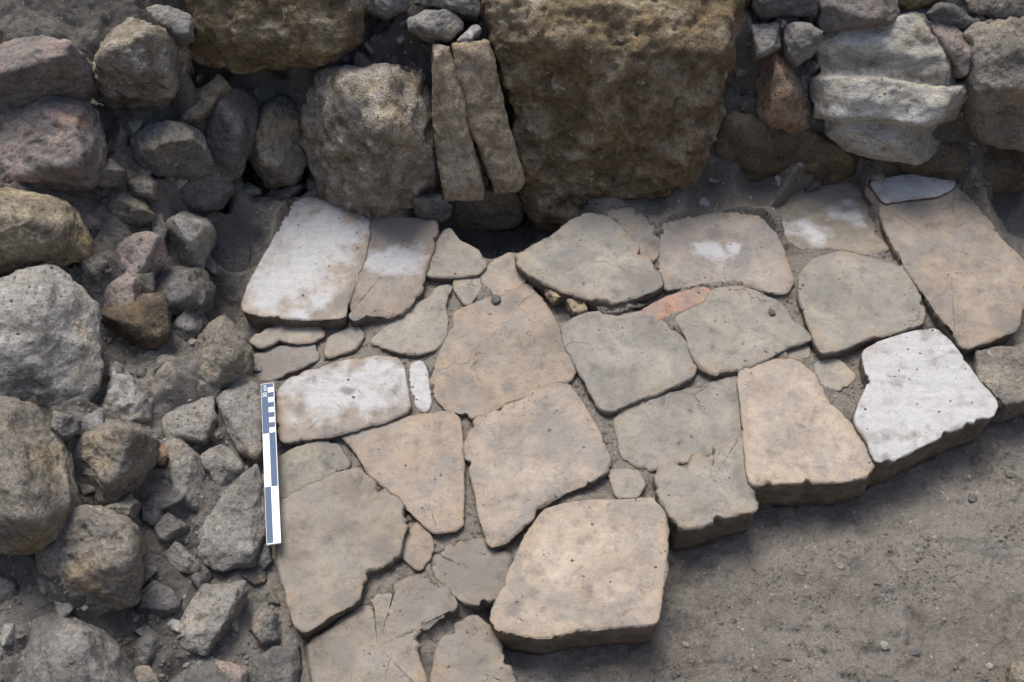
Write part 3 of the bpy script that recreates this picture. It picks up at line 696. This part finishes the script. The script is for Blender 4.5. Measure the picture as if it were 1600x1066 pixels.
b_([(256,866),(275,846),(308,876),(313,895),(282,893)], 'flat', 0.030, 'small bluish stone in the soil left of the pointed flat stone', b=0.015, d=0.05, p=26)
b_([(174,566),(205,570),(236,615),(231,654),(205,665),(160,658),(166,615)], 'pale', 0.09, 'small pale stone right of the largest pale boulder', b=0.04, d=0.07, p=14, style='pitted')
b_([(245,1064),(262,1040),(290,1022),(333,1028),(357,1072),(340,1110),(250,1110)], 'darkgrey', -0.01, 'flat dark stone cut by the bottom edge', n=(0.05,-0.05,1), b=0.02, d=0.06, p=20)
b_([(391,1072),(398,1035),(435,1012),(462,1013),(468,1045),(460,1085),(410,1095)], 'darkgrey', -0.035, 'brown grey stone at the bottom left of the worn slab', n=(0.05,-0.05,1), b=0.02, d=0.06, p=18)
b_([(147,320),(170,300),(200,290),(233,302),(252,331),(240,352),(190,358),(155,350)], 'ochregrey', 0.14, 'lumpy brown stone below the reddish boulder', n=(0.2,-0.5,0.85), b=0.04, d=0.08, p=12, style='pitted')
b_([(197,282),(223,269),(244,287),(244,313),(212,305)], 'ochregrey', 0.17, 'small lump between two larger brown stones', n=(0.2,-0.5,0.85), b=0.03, d=0.06, p=12)
b_([(147,258),(179,246),(194,267),(183,290),(153,290)], 'grey', 0.21, 'small grey lump against the reddish boulder', n=(0.2,-0.5,0.85), b=0.03, d=0.06, p=12)
b_([(324,392),(345,365),(388,360),(390,440),(376,470),(326,480)], 'darkgrey', -0.05, 'dark block in the gap beside the white slab', n=(0,-0.35,0.94), b=0.015, d=0.06, p=30, front=0.9)
b_([(280,192),(297,152),(338,120),(349,130),(330,166),(300,186)], 'tan', 0.235, 'tan flake leaning beside the whitish pitted boulder', n=(-0.3,-0.5,0.8), b=0.01, d=0.04, p=36, front=0.85)
b_([(300,190),(345,140),(392,150),(402,185),(378,225),(375,270),(345,292),(318,250)], 'darkgrey', 0.16, 'dark shaded stone behind the tan flake', n=(0.1,-0.8,0.55), b=0.04, d=0.1, p=16)
b_([(231,14),(262,10),(294,24),(300,57),(280,64),(250,50),(233,30)], 'grey', 0.40, 'small grey stone behind the whitish pitted boulder', n=(0.1,-0.6,0.8), b=0.03, d=0.06, p=20)
b_([(104,690),(112,668),(132,662),(140,672),(125,700)], 'darkgrey', 0.16, 'small dark stone between the pale and the yellow boulder', b=0.02, d=0.05)
b_([(240,700),(262,684),(270,700),(258,730),(242,725)], 'rust', 0.06, 'small dark rust stone right of the angular brown grey one', b=0.02, d=0.05, p=24)
for poly, mt, z_, lb in [
    ([(236,577),(262,560),(287,590),(281,622),(250,634)], 'ochregrey', 0.045, 'lumpy stone left of the angular ridged stone'),
    ([(234,822),(262,800),(292,822),(281,847),(250,852)], 'grey', 0.03, 'low grey stone below the upright oblong one'),
    ([(214,927),(250,904),(287,915),(281,952),(240,976),(211,962)], 'darkgrey', 0.015, 'flat dark stone right of the rounded ochre boulder'),
    ([(208,1002),(235,984),(257,1000),(247,1042),(214,1047)], 'grey', 0.01, 'small stone beside the broad bottom corner boulder'),
    ([(384,976),(410,950),(441,965),(447,1000),(405,1012)], 'grey', -0.035, 'low stone sunk left of the worn brownish slab'),
    ([(216,790),(240,767),(258,790),(252,836),(221,838)], 'darkgrey', 0.04, 'narrow dark stone right of the rounded boulder'),
    ([(163,192),(190,174),(203,200),(192,242),(166,238)], 'darkgrey', 0.22, 'narrow dark stone right of the pinkish red boulder'),
    ([(118,395),(150,384),(166,410),(150,436),(122,430)], 'ochregrey', 0.17, 'small brown stone right of the ochre yellow boulder'),
    ([(232,345),(255,322),(268,345),(258,385),(236,390)], 'ochregrey', 0.11, 'small brown stone left of the pale rounded one'),
    ([(84,645),(118,650),(122,675),(96,688),(78,668)], 'grey', 0.19, 'small grey stone under the largest pale boulder'),
    ([(160,795),(195,770),(214,785),(205,808),(168,812)], 'ochregrey', 0.10, 'small brown stone on top of the rounded boulder')]:
    b_(poly, mt, z_, lb, n=(0.15, -0.35, 0.92), b=0.03, d=0.07, p=26, front=0.7)
rock([(1526,548),(1560,551),(1602,536),(1660,560),(1650,620),(1571,642),(1544,628),(1522,595)], 'ochregrey', z=0.0, label='rough greenish grey stone at the right edge behind the white slab', b=0.025, d=0.07, n=(0,-0.1,1), p=20, front=0.8, res=6, style='pitted', amp=0.7)
rock([(1578,1040),(1600,1022),(1640,1030),(1650,1080),(1600,1090),(1580,1068)], 'ochregrey', z=-0.045, label='small greenish stone in the bottom right corner', b=0.015, d=0.04, n=(0,-0.05,1), p=20)
# rubble under the broken edge of the big grey slab
for poly, mt, z_, lb in [
    ([(846,446),(872,440),(890,464),(866,472)], 'yellow', 0.010, 'ochre mortar lump under the broken edge of the big grey slab'),
    ([(886,468),(913,466),(922,486),(896,490)], 'yellow', 0.008, 'small crumbly stone below the big grey slab'),
    ([(932,480),(965,478),(1004,466),(1016,474),(975,490),(940,492)], 'ochregrey', 0.008, 'crumbled stone strip along the front of the big grey slab')]:
    rock(poly, mt, z=z_, label=lb, n=(0,-0.2,1), b=0.012, d=0.03, p=12, style='pitted')

# ------------------------------------------------------------------ soil
ctrl = []
for P, z, tl, jz, th, c in SLABS:
    ctrl.append((c[0], c[1], jz))
def cz(u, v, z):
    p = at_z(u, v, z); ctrl.append((p[0], p[1], z))
for u, v, z in [(1590,690,-.055),(1500,722,-.065),(1420,765,-.07),(1330,795,-.075),(1230,808,-.075),(1150,850,-.07),(1080,870,-.07),(1075,950,-.07),(1040,1020,-.07),(900,1035,-.07),(830,1040,-.06),(1200,950,-.07),(1350,900,-.062),(1500,850,-.055),(1610,800,-.05),(1590,1000,-.05),(1400,1050,-.06),(1200,1060,-.068),(1000,1070,-.07),(1190,800,-.075),(1110,850,-.07),(1300,780,-.075),(1450,730,-.065),(1570,665,-.05),(1060,900,-.07),(960,1010,-.065),(860,1012,-.06),(800,1000,-.055),(1700,1100,-.04),(800,1200,-.06),(1200,1250,-.06),(500,1200,-.03),
    (420,900,-.035),(400,960,-.045),(440,1060,-.05),(478,1020,-.05),(250,910,-.005),(250,830,.015),(240,770,.035),(330,700,-.015),(240,960,-.005),(225,1000,.01),(350,1000,-.03),(270,600,.03),(255,570,.03),(340,480,-.03),(230,350,.09),(180,370,.13),(160,400,.13),(110,660,.12),(250,290,.10),(180,220,.19),(160,170,.22),(310,180,.13),(60,40,.33),(150,40,.31),(0,0,.36),(210,30,.33),(300,800,-.005),(345,900,-.02),(330,640,-.01),(410,730,-.03),(300,555,.0),(200,700,.06),(0,450,.17),(0,620,.13),(0,280,.24),(0,870,.08),(20,940,.04),(220,540,.03),(240,250,.13),
    (360,335,-.13),(375,320,-.13),(350,380,-.10),(395,330,-.12),(345,430,-.09),(360,500,-.04),(380,540,-.035),(410,520,-.03),(520,515,-.02),(640,565,-.012),(660,650,-.012),(733,760,-.014),(730,660,-.012),(735,820,-.016),(720,480,-.01),(690,440,-.008),(905,615,-.018),(840,455,-.02),(870,470,-.02),(950,485,-.014),(1240,420,-.01),(1040,470,-.012),(1070,600,-.014),(1240,470,-.008),(1265,560,-.014),(1330,560,-.012),(1330,620,-.012),(1390,380,-.008),(1380,540,-.02),(1510,560,-.02),(940,690,-.012),(930,760,-.02),(830,830,-.022),(1000,700,-.012),(1020,780,-.018),(800,860,-.025),(650,800,-.015),(560,720,-.014),(545,690,-.014),(700,835,-.016),(590,900,-.02),(640,890,-.018),(1110,310,.0),(1180,305,.0),(1010,310,.0),(1560,330,-.06),(1600,360,-.06),(1640,420,-.05),(1620,530,-.04),(1660,640,-.05),(1700,750,-.045),(1590,250,.02)]:
    cz(u, v, z + (0.034 if u < 330 and v > 120 else (-0.018 if z <= -0.05 and u > 790 and v > 600 else 0)))
for u in range(720, 830, 25):                       # the dark hole at the foot of the wall
    for v in (350, 375, 395): cz(u, v, -0.16)
for u, v in ((430,310),(400,305),(460,300),(375,310),(480,310),(450,285),(400,330)): cz(u, v, -0.05)
cz(760, 405, -0.12); cz(800, 385, -.14); cz(850, 355, -.12); cz(870, 340, -.10)
def cy(u, v, y):
    p = at_y(u, v, y); ctrl.append((p[0], p[1], p[2]))
for u, v, y in [(600,60,1.64),(560,95,1.60),(520,105,1.60),(620,95,1.59),(570,20,1.70),(620,20,1.70),(690,66,1.61),(440,130,1.66),(390,125,1.66),(360,120,1.62),(740,60,1.61),(1200,60,1.68),(1260,120,1.62),(1270,60,1.70),(1270,180,1.60),(1430,20,1.74),(1545,60,1.68),(300,130,1.58)]:
    cy(u, v, y)
for u in range(350, 1750, 70):                      # fill behind the wall face
    x = at_y(u, 250, 1.6)[0]
    if not 700 < u < 860: ctrl.append((x, 1.56, 0.05)); ctrl.append((x, 1.60, 0.17))
    ctrl.append((x, 1.66, 0.30)); ctrl.append((x, 1.76, 0.42)); ctrl.append((x, 1.95, 0.47)); ctrl.append((x, 2.2, 0.5))
for t in np.linspace(-0.2, 2.4, 9):
    ctrl += [(-1.25, t, 0.30), (-1.8, t, 0.42), (1.5, min(t, 1.4), -0.05), (2.2, t, 0.05), (-4, t, .55), (4.5, t, .45)]
for t in np.linspace(-4, 4, 7):
    ctrl += [(t, -2.5, 0.1), (t, 4, 0.55), (t, 9, 0.6), (t, -8, 0.4)]
ctrl += [(0, 0.1, -.06), (0.6, 0.1, -.06), (-0.6, 0.1, .02), (0, -0.8, -.04)]
ctrl += BED
ctrl = np.array(ctrl)
def axis(lo, hi, step, far):
    a = np.arange(lo, hi, step)
    g = np.cumsum(step * 1.35 ** np.arange(1, 40)); g = g[g < far]
    return np.r_[lo - g[::-1], a, a[-1] + g]
xs, ys = axis(-1.12, 1.15, 0.0042, 30), axis(0.42, 2.25, 0.0042, 30)
XX, YY = np.meshgrid(xs, ys)
PX, PY = XX.ravel(), YY.ravel()
num = np.zeros(len(PX)); den = np.zeros(len(PX))
for x, y, z in ctrl:
    w = 1.0 / ((PX - x) ** 2 + (PY - y) ** 2 + 2.5e-4) ** 2.2
    num += w * z; den += w
Z = num / den
out = np.maximum.reduce([-1.75 - PX, PX - 1.9, -0.75 - PY, PY - 2.5])
t_ = np.clip(out / 0.5, 0, 1)
Z = Z + 2.0 * t_ * t_ * (3 - 2 * t_)  # unseen trench sides, raised all round to block low sky light
P3 = np.c_[PX, PY, Z]
silt = np.zeros(len(PX))
for P, z, tl, jz, th, c in SLABS:
    rad = np.max(np.linalg.norm(P - c, axis=1))
    k = np.where((np.abs(PX - c[0]) < rad + 0.05) & (np.abs(PY - c[1]) < rad + 0.05))[0]
    dd = np.min(np.linalg.norm(np.c_[PX[k], PY[k]][:, None, :] - P[None, ::6, :], axis=2), axis=1)
    silt[k] = np.maximum(silt[k], np.clip(1 - dd / 0.035, 0, 1))
flatw = silt * (Z > -0.03)
inner = (np.abs(PX) < 1.2) & (PY > 0.4) & (PY < 2.3)
n_big = fbm(P3, 0.13, 3, 0.6, 501) * 0.0075 + np.clip(fbm(P3, 0.055, 3, 0.6, 505, ridged=True) - 0.2, 0, 2) * 0.0035
n_mid = fbm(P3, 0.04, 4, 0.66, 511) * 0.0044
n_cl = np.clip(fbm(P3, 0.02, 3, 0.6, 521) - 0.3, 0, 2) * 0.006
rough_w = np.clip(0.85 + 0.9 * vnoise(P3 / 0.22, 531), 0.35, 1.6)
Z = Z + (n_big + (n_mid + n_cl) * rough_w) * (1 - 0.5 * flatw) + 0.003 * flatw
hi = np.maximum(np.clip((Z - 0.03) / 0.12, 0, 1), 0.6 * np.clip((-0.40 - PX) / 0.1, 0, 1))
Z = Z + hi * (fbm(P3, 0.08, 4, 0.65, 541) * 0.017 + np.clip(fbm(P3, 0.035, 3, 0.65, 545, ridged=True), 0, 1.5) * 0.010)
for P, z, tl, jz, th, c in SLABS:                   # bed the slabs
    lo, up = P.min(0), P.max(0)
    k = np.where((PX > lo[0]) & (PX < up[0]) & (PY > lo[1]) & (PY < up[1]))[0]
    ins = inside(np.c_[PX[k], PY[k]], P)
    kk = k[ins]
    Q = np.c_[PX[kk], PY[kk]]
    dist = np.min(np.linalg.norm(Q[:, None, :] - P[None, ::3, :], axis=2), axis=1) if len(kk) else np.zeros(0)
    Z[kk] = np.minimum(Z[kk], z + 0.004 - np.clip((dist - 0.003 - 0.004 * vnoise(np.c_[Q, np.zeros(len(Q))] / 0.03, 71)) / 0.008, 0, 1) * 0.024)
nxg, nyg = len(xs), len(ys)
I = np.arange(nxg * nyg).reshape(nyg, nxg)
FQ = np.stack([I[:-1, :-1].ravel(), I[:-1, 1:].ravel(), I[1:, 1:].ravel(), I[1:, :-1].ravel()], axis=1)
silt = np.clip(1.3 * silt * (Z > -0.035) * (0.75 + 0.5 * fbm(P3, 0.05, 3, 0.5, 561)), 0, 0.85)
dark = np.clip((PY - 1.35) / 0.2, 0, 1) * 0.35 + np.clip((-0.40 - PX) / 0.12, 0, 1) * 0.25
dark = dark + 0.5 * np.clip((PY - 1.62) / 0.1, 0, 1) * (PX < -0.55)  # top-left corner: deep shade put into the soil colour
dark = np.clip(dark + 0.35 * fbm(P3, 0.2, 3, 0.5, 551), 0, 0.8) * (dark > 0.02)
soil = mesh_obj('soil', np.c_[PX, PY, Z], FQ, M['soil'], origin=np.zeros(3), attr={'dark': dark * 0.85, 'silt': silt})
tag(soil, 'damp grey brown excavated soil under and around the stones', None, None, 'structure')

# ------------------------------------------------------------------ scale bar
def build_bar():
    zt, zb = 0.036, 0.040
    tl, tr = at_z(407.5, 599, zt), at_z(427.5, 598.5, zt)
    br, bl = at_z(439, 849.5, zb), at_z(416.5, 850, zb)
    top, bot = (tl + tr) / 2, (bl + br) / 2
    ax = bot - top; Ln = np.linalg.norm(ax); ax /= Ln
    sx = (tr - tl) + (br - bl); Wd = np.linalg.norm(sx) / 2; sx /= np.linalg.norm(sx)
    sx -= ax * np.dot(sx, ax); sx /= np.linalg.norm(sx)
    up = np.cross(ax, sx); up = up if up[2] > 0 else -up
    root = empty('scale_bar', bot - up * 0.004)
    tag(root, 'black and white thirty centimetre scale bar lying beside the slabs', 'scale bar')
    def pt(s, l, h): return top + sx * ((s - 0.5) * Wd) + ax * (l * Ln / 30.0) + up * h
    def box(name, s0, s1, l0, l1, h0, h1, mat, bev=0.0):
        bm = bmesh.new()
        vs = [bm.verts.new((s, l, h)) for h in (h0, h1) for s, l in ((s0, l0), (s1, l0), (s1, l1), (s0, l1))]
        for f in ((0, 1, 2, 3), (4, 5, 6, 7), (0, 1, 5, 4), (1, 2, 6, 5), (2, 3, 7, 6), (3, 0, 4, 7)):
            bm.faces.new([vs[i] for i in f])
        for v in bm.verts: v.co = Vector(pt(*v.co))
        bmesh.ops.recalc_face_normals(bm, faces=bm.faces)
        if bev: bmesh.ops.bevel(bm, geom=bm.edges[:], offset=bev, segments=2, affect='EDGES')
        V = [v.co[:] for v in bm.verts]; bm.verts.index_update(); Fs = [[v.index for v in f.verts] for f in bm.faces]
        bm.free()
        return mesh_obj(name, V, Fs, mat, root, smooth=False)
    dk, wh = M['bar_dark'], M['bar_white']
    box('board', 0, 1, 0, 30, -0.004, 0.0, wh, 0.0005)
    H = 0.0005
    box('black_field', 0.03, 0.955, 0.15, 10, 0.0001, H, dk)
    for k in (1, 3, 5, 7, 9):
        box('white_check', 0.53, 0.93, k, k + 1, H, H + 0.0003, wh)
    box('black_field', 0.5, 0.955, 10.0, 20, 0.0001, H, dk)
    box('black_field', 0.03, 0.47, 20, 29.8, 0.0001, H, dk)
    cu = bpy.data.curves.new('lettering', 'FONT')
    cu.body = '30 cm'; cu.size = 1.0; cu.align_x = 'CENTER'; cu.align_y = 'CENTER'
    to = bpy.data.objects.new('lettering_source', cu); col.objects.link(to)
    dg = bpy.context.evaluated_depsgraph_get(); dg.update()
    me = bpy.data.meshes.new_from_object(to.evaluated_get(dg))
    V = np.array([v.co[:] for v in me.vertices]); Fs = [list(p.vertices) for p in me.polygons]
    bpy.data.objects.remove(to); bpy.data.meshes.remove(me)
    V -= (V.max(0) + V.min(0)) / 2
    k = 0.0245 / np.ptp(V[:, 0])
    cpos = pt(0.28, 1.65, H + 0.0003)
    Wv = cpos + np.outer(V[:, 0] * k, -ax) + np.outer(V[:, 1] * k, -sx)
    mesh_obj('lettering', Wv, Fs, wh, root, smooth=False)
M['bar_dark'] = plain_mat('scale_bar_black', (0.085, 0.118, 0.180), 0.6, 0.15)  # black paint with its bluish sky sheen put into the colour
M['bar_white'] = plain_mat('scale_bar_white', (0.76, 0.77, 0.78), 0.5, 0.3)
build_bar()

# ------------------------------------------------------------------ crumbs of soil and grit
bpy.context.view_layer.update()
vv, ff, own = [], [], []
off = 0
for o in list(scene.objects):
    if o.type != 'MESH' or o.name.startswith(('board', 'black', 'white_check', 'lettering')): continue
    me = o.data
    a = np.empty(len(me.vertices) * 3); me.vertices.foreach_get('co', a); a = a.reshape(-1, 3)
    a = a + np.array(o.matrix_world.translation)
    vv.append(a)
    for p in me.polygons:
        ff.append([i + off for i in p.vertices])
    own += [0 if o.name == 'soil' else (1 if o.parent == pavement else 2)] * len(me.polygons)
    off += len(a)
bvh = BVHTree.FromPolygons(np.vstack(vv).tolist(), ff)
base_c, base_f = ico(1)
def clus(u, v):
    return float(fbm(np.array([[u / 90.0, v / 90.0, 0.5]]), 1.0, 3, 0.6, 77)[0]) > 0.25 - 0.5 * rng.random()
def crumbs(name, n, mat, label, lo, hi, keep, cat=None, flat=0.6):
    Vs, Fs, k = [], [], 0
    tries = 0
    while k < n and tries < n * 12:
        tries += 1
        u, v = rng.uniform(-60, 1660), rng.uniform(120, 1110)
        d = ray(u, v)
        hit, nrm, idx, dist = bvh.ray_cast(Vector(CAMP), Vector(d))
        if hit is None: continue
        if not keep(own[idx], nrm, u, v): continue
        s = lo * (hi / lo) ** (rng.random() ** 2.2)
        q = base_c * rng.uniform(0.6, 1.25, (len(base_c), 1)) * s * np.array([1, rng.uniform(0.6, 1), flat])
        a = rng.uniform(0, 6.28)
        q = q @ np.array([[math.cos(a), math.sin(a), 0], [-math.sin(a), math.cos(a), 0], [0, 0, 1]])
        Vs.append(q + np.array(hit) + np.array([0, 0, s * 0.05]))
        Fs.append(base_f + k * len(base_c)); k += 1
    o = mesh_obj(name, np.vstack(Vs), np.vstack(Fs), mat, origin=np.zeros(3), smooth=False)
    return tag(o, label, None, None, 'stuff')
M['crumb'] = rock_mat('soil_crumb', (0.13, 0.113, 0.093), (0.20, 0.176, 0.147), (0.27, 0.24, 0.20), scale=60, dust=0.2)
M['grit'] = rock_mat('pale_grit', (0.22, 0.18, 0.14), (0.36, 0.32, 0.27), (0.52, 0.49, 0.44), scale=60, dust=0.1)
crumbs('soil_crumbs', 6500, M['crumb'], 'loose crumbs of soil scattered on the ground', 0.0007, 0.0050, lambda o, nr, u, v: o == 0 and clus(u, v))
crumbs('slab_crumbs', 750, M['crumb'], 'dark soil crumbs scattered over the paving slabs', 0.0007, 0.0036, lambda o, nr, u, v: o == 1 and nr.z > 0.7 and clus(u, v))
crumbs('rock_crumbs', 700, M['crumb'], 'soil crumbs lying on the rubble stones', 0.0009, 0.0042, lambda o, nr, u, v: o == 2 and nr.z > 0.65)
crumbs('rubble_crumbs', 600, M['grey'], 'fine stone rubble strewn through the soil of the left bank', 0.0022, 0.0085, lambda o, nr, u, v: o == 0 and (u < 440 or v < 300) and clus(u, v))
crumbs('joint_crumbs', 700, M['crumb'], 'crumbs of soil and stone packed in the joints between the slabs', 0.0016, 0.0065, lambda o, nr, u, v: o == 0 and 430 < u < 1560 and v > 420 and v < 1000 - (u - 430) * 0.45)
crumbs('pale_grit', 350, M['grit'], 'pale grit scattered through the soil', 0.0009, 0.0038, lambda o, nr, u, v: o == 0)
# small stones half buried in the bank and in the wall fill
rs = np.random.default_rng(5)
placed = []
USED = set()
NEAR = [(Vector(o.matrix_world.translation), o['label']) for o in scene.objects if o.name.startswith('rubble_stone') and o.get('group') == G and len(o['label'].split()) <= 11 and not o['label'].startswith('small')]
def chip(u, v, s, mat, label, group):
    hit, nrm, idx, dist = bvh.ray_cast(Vector(CAMP), Vector(ray(u, v)))
    if hit is None or own[idx] != 0: return False
    if label == 'near':
        adj = {'grey': 'grey', 'darkgrey': 'dark', 'ochregrey': 'brown', 'pale': 'pale', 'brick': 'reddish'}[mat]
        near = min(NEAR, key=lambda q: (q[0] - hit).length)
        if (adj, near[1]) in USED: return False
        label = 'small %s stone by the %s' % (adj, near[1])
    if any((hit - h).length < (s + t) * 1.1 for h, t in placed): return False
    k = rs.integers(7, 11)
    Q = rs.normal(size=(k, 3)); Q /= np.linalg.norm(Q, axis=1, keepdims=True)
    Q = Q * np.array([1, rs.uniform(0.6, 0.95), rs.uniform(0.5, 0.8)])
    pl = hull_planes(Q - Q.mean(0))
    if len(pl) < 4: return False
    D, F = ico(4)
    S = np.clip(D @ pl[:, :3].T / pl[None, :, 3], 1e-6, None)
    mx = S.max(1); rr = 1 / (mx * np.sum((S / mx[:, None]) ** 60, axis=1) ** (1 / 60))
    X = D * np.minimum(rr, 1.6)[:, None] * s
    a = rs.uniform(0, 6.28)
    X = X @ np.array([[math.cos(a), math.sin(a), 0], [-math.sin(a), math.cos(a), 0], [0, 0, 1]])
    X = X + np.array(hit) + np.array(nrm) * s * 0.02
    X = X + (X - X.mean(0)) / s * (fbm(X, 0.02, 3, 0.6, int(rs.integers(1, 9999))) * 0.0016)[:, None]
    o = mesh_obj('small_stone', X, F, M[mat])
    if group is None:
        o.name = 'small_stone'; o.parent = wall; o.location = o.location - wall.location
    else:
        tag(o, label, 'stone', group); USED.add((adj, near[1]))
    placed.append((hit, s))
    return True
cnt = 0
while cnt < 1500:
    cnt += 1
    if len(placed) >= 46: break
    u, v = rs.uniform(0, 440), rs.uniform(60, 1066)
    if cnt % 2: u, v = rs.uniform(215, 430), rs.uniform(560, 1066)
    if u > 330 and v < 560 and v > 300: continue
    chip(u, v, 0.015 * (3.0 ** rs.random()), str(rs.choice(['grey', 'darkgrey', 'darkgrey', 'ochregrey', 'pale', 'brick'])), 'near', 'small stones in the left bank')
n0 = len(placed)
for cnt in range(900):
    if len(placed) >= n0 + 40: break
    u = rs.uniform(380, 1600); v = rs.uniform(0, 290)
    chip(u, v, 0.009 * (3.2 ** rs.random()), str(rs.choice(['grey', 'grey', 'ochregrey', 'pale', 'darkgrey'])), None, None)
# single pebbles one can pick out
def pebble(u, v, s, mat, label):
    d = ray(u, v)
    hit, nrm, idx, dist = bvh.ray_cast(Vector(CAMP), Vector(d))
    D, F = ico(3)
    q = D * np.array([s, s * rng.uniform(0.6, 0.9), s * 0.55])
    q = q * (1 + 0.22 * vnoise(D * 1.6 + rng.uniform(0, 50, 3), 3))[:, None]
    a = rng.uniform(0, 3.14)
    q = q @ np.array([[math.cos(a), math.sin(a), 0], [-math.sin(a), math.cos(a), 0], [0, 0, 1]])
    o = mesh_obj('pebble', q + np.array(hit) + np.array([0, 0, s * 0.3]), F, M[mat])
    tag(o, label, 'pebble', 'loose pebbles')
pebble(640, 811, 0.008, 'rust', 'orange brown pebble in the joint above the small pointed stone')
pebble(1382, 1010, 0.008, 'pale', 'pale flake shaped pebble on the soil near the bottom right')
pebble(1313, 886, 0.007, 'pale', 'whitish pebble in the middle of the open soil')
pebble(1545, 1042, 0.007, 'pale', 'pale pebble on the soil beside the bottom right corner stone')
pebble(1577, 742, 0.010, 'ochregrey', 'brown pebble on the soil near the right edge')
pebble(1519, 779, 0.009, 'darkgrey', 'dark round pebble on the soil below the white front slab')
pebble(1428, 1020, 0.009, 'darkgrey', 'dark pebble on the soil right of the pale flake shaped one')
pebble(408, 905, 0.009, 'rust', 'orange grey pebble in the soil below the scale bar')
pebble(530, 735, 0.006, 'brick', 'tiny red pebble by the lichened slab')
pebble(775, 470, 0.012, 'darkgrey', 'dark clod at the top corner of the large pinkish slab')
pebble(1206, 489, 0.008, 'darkgrey', 'dark clod on the grey slab below the red tile strip')
pebble(1071, 1008, 0.006, 'brick', 'small red pebble on the soil right of the squarish front slab')
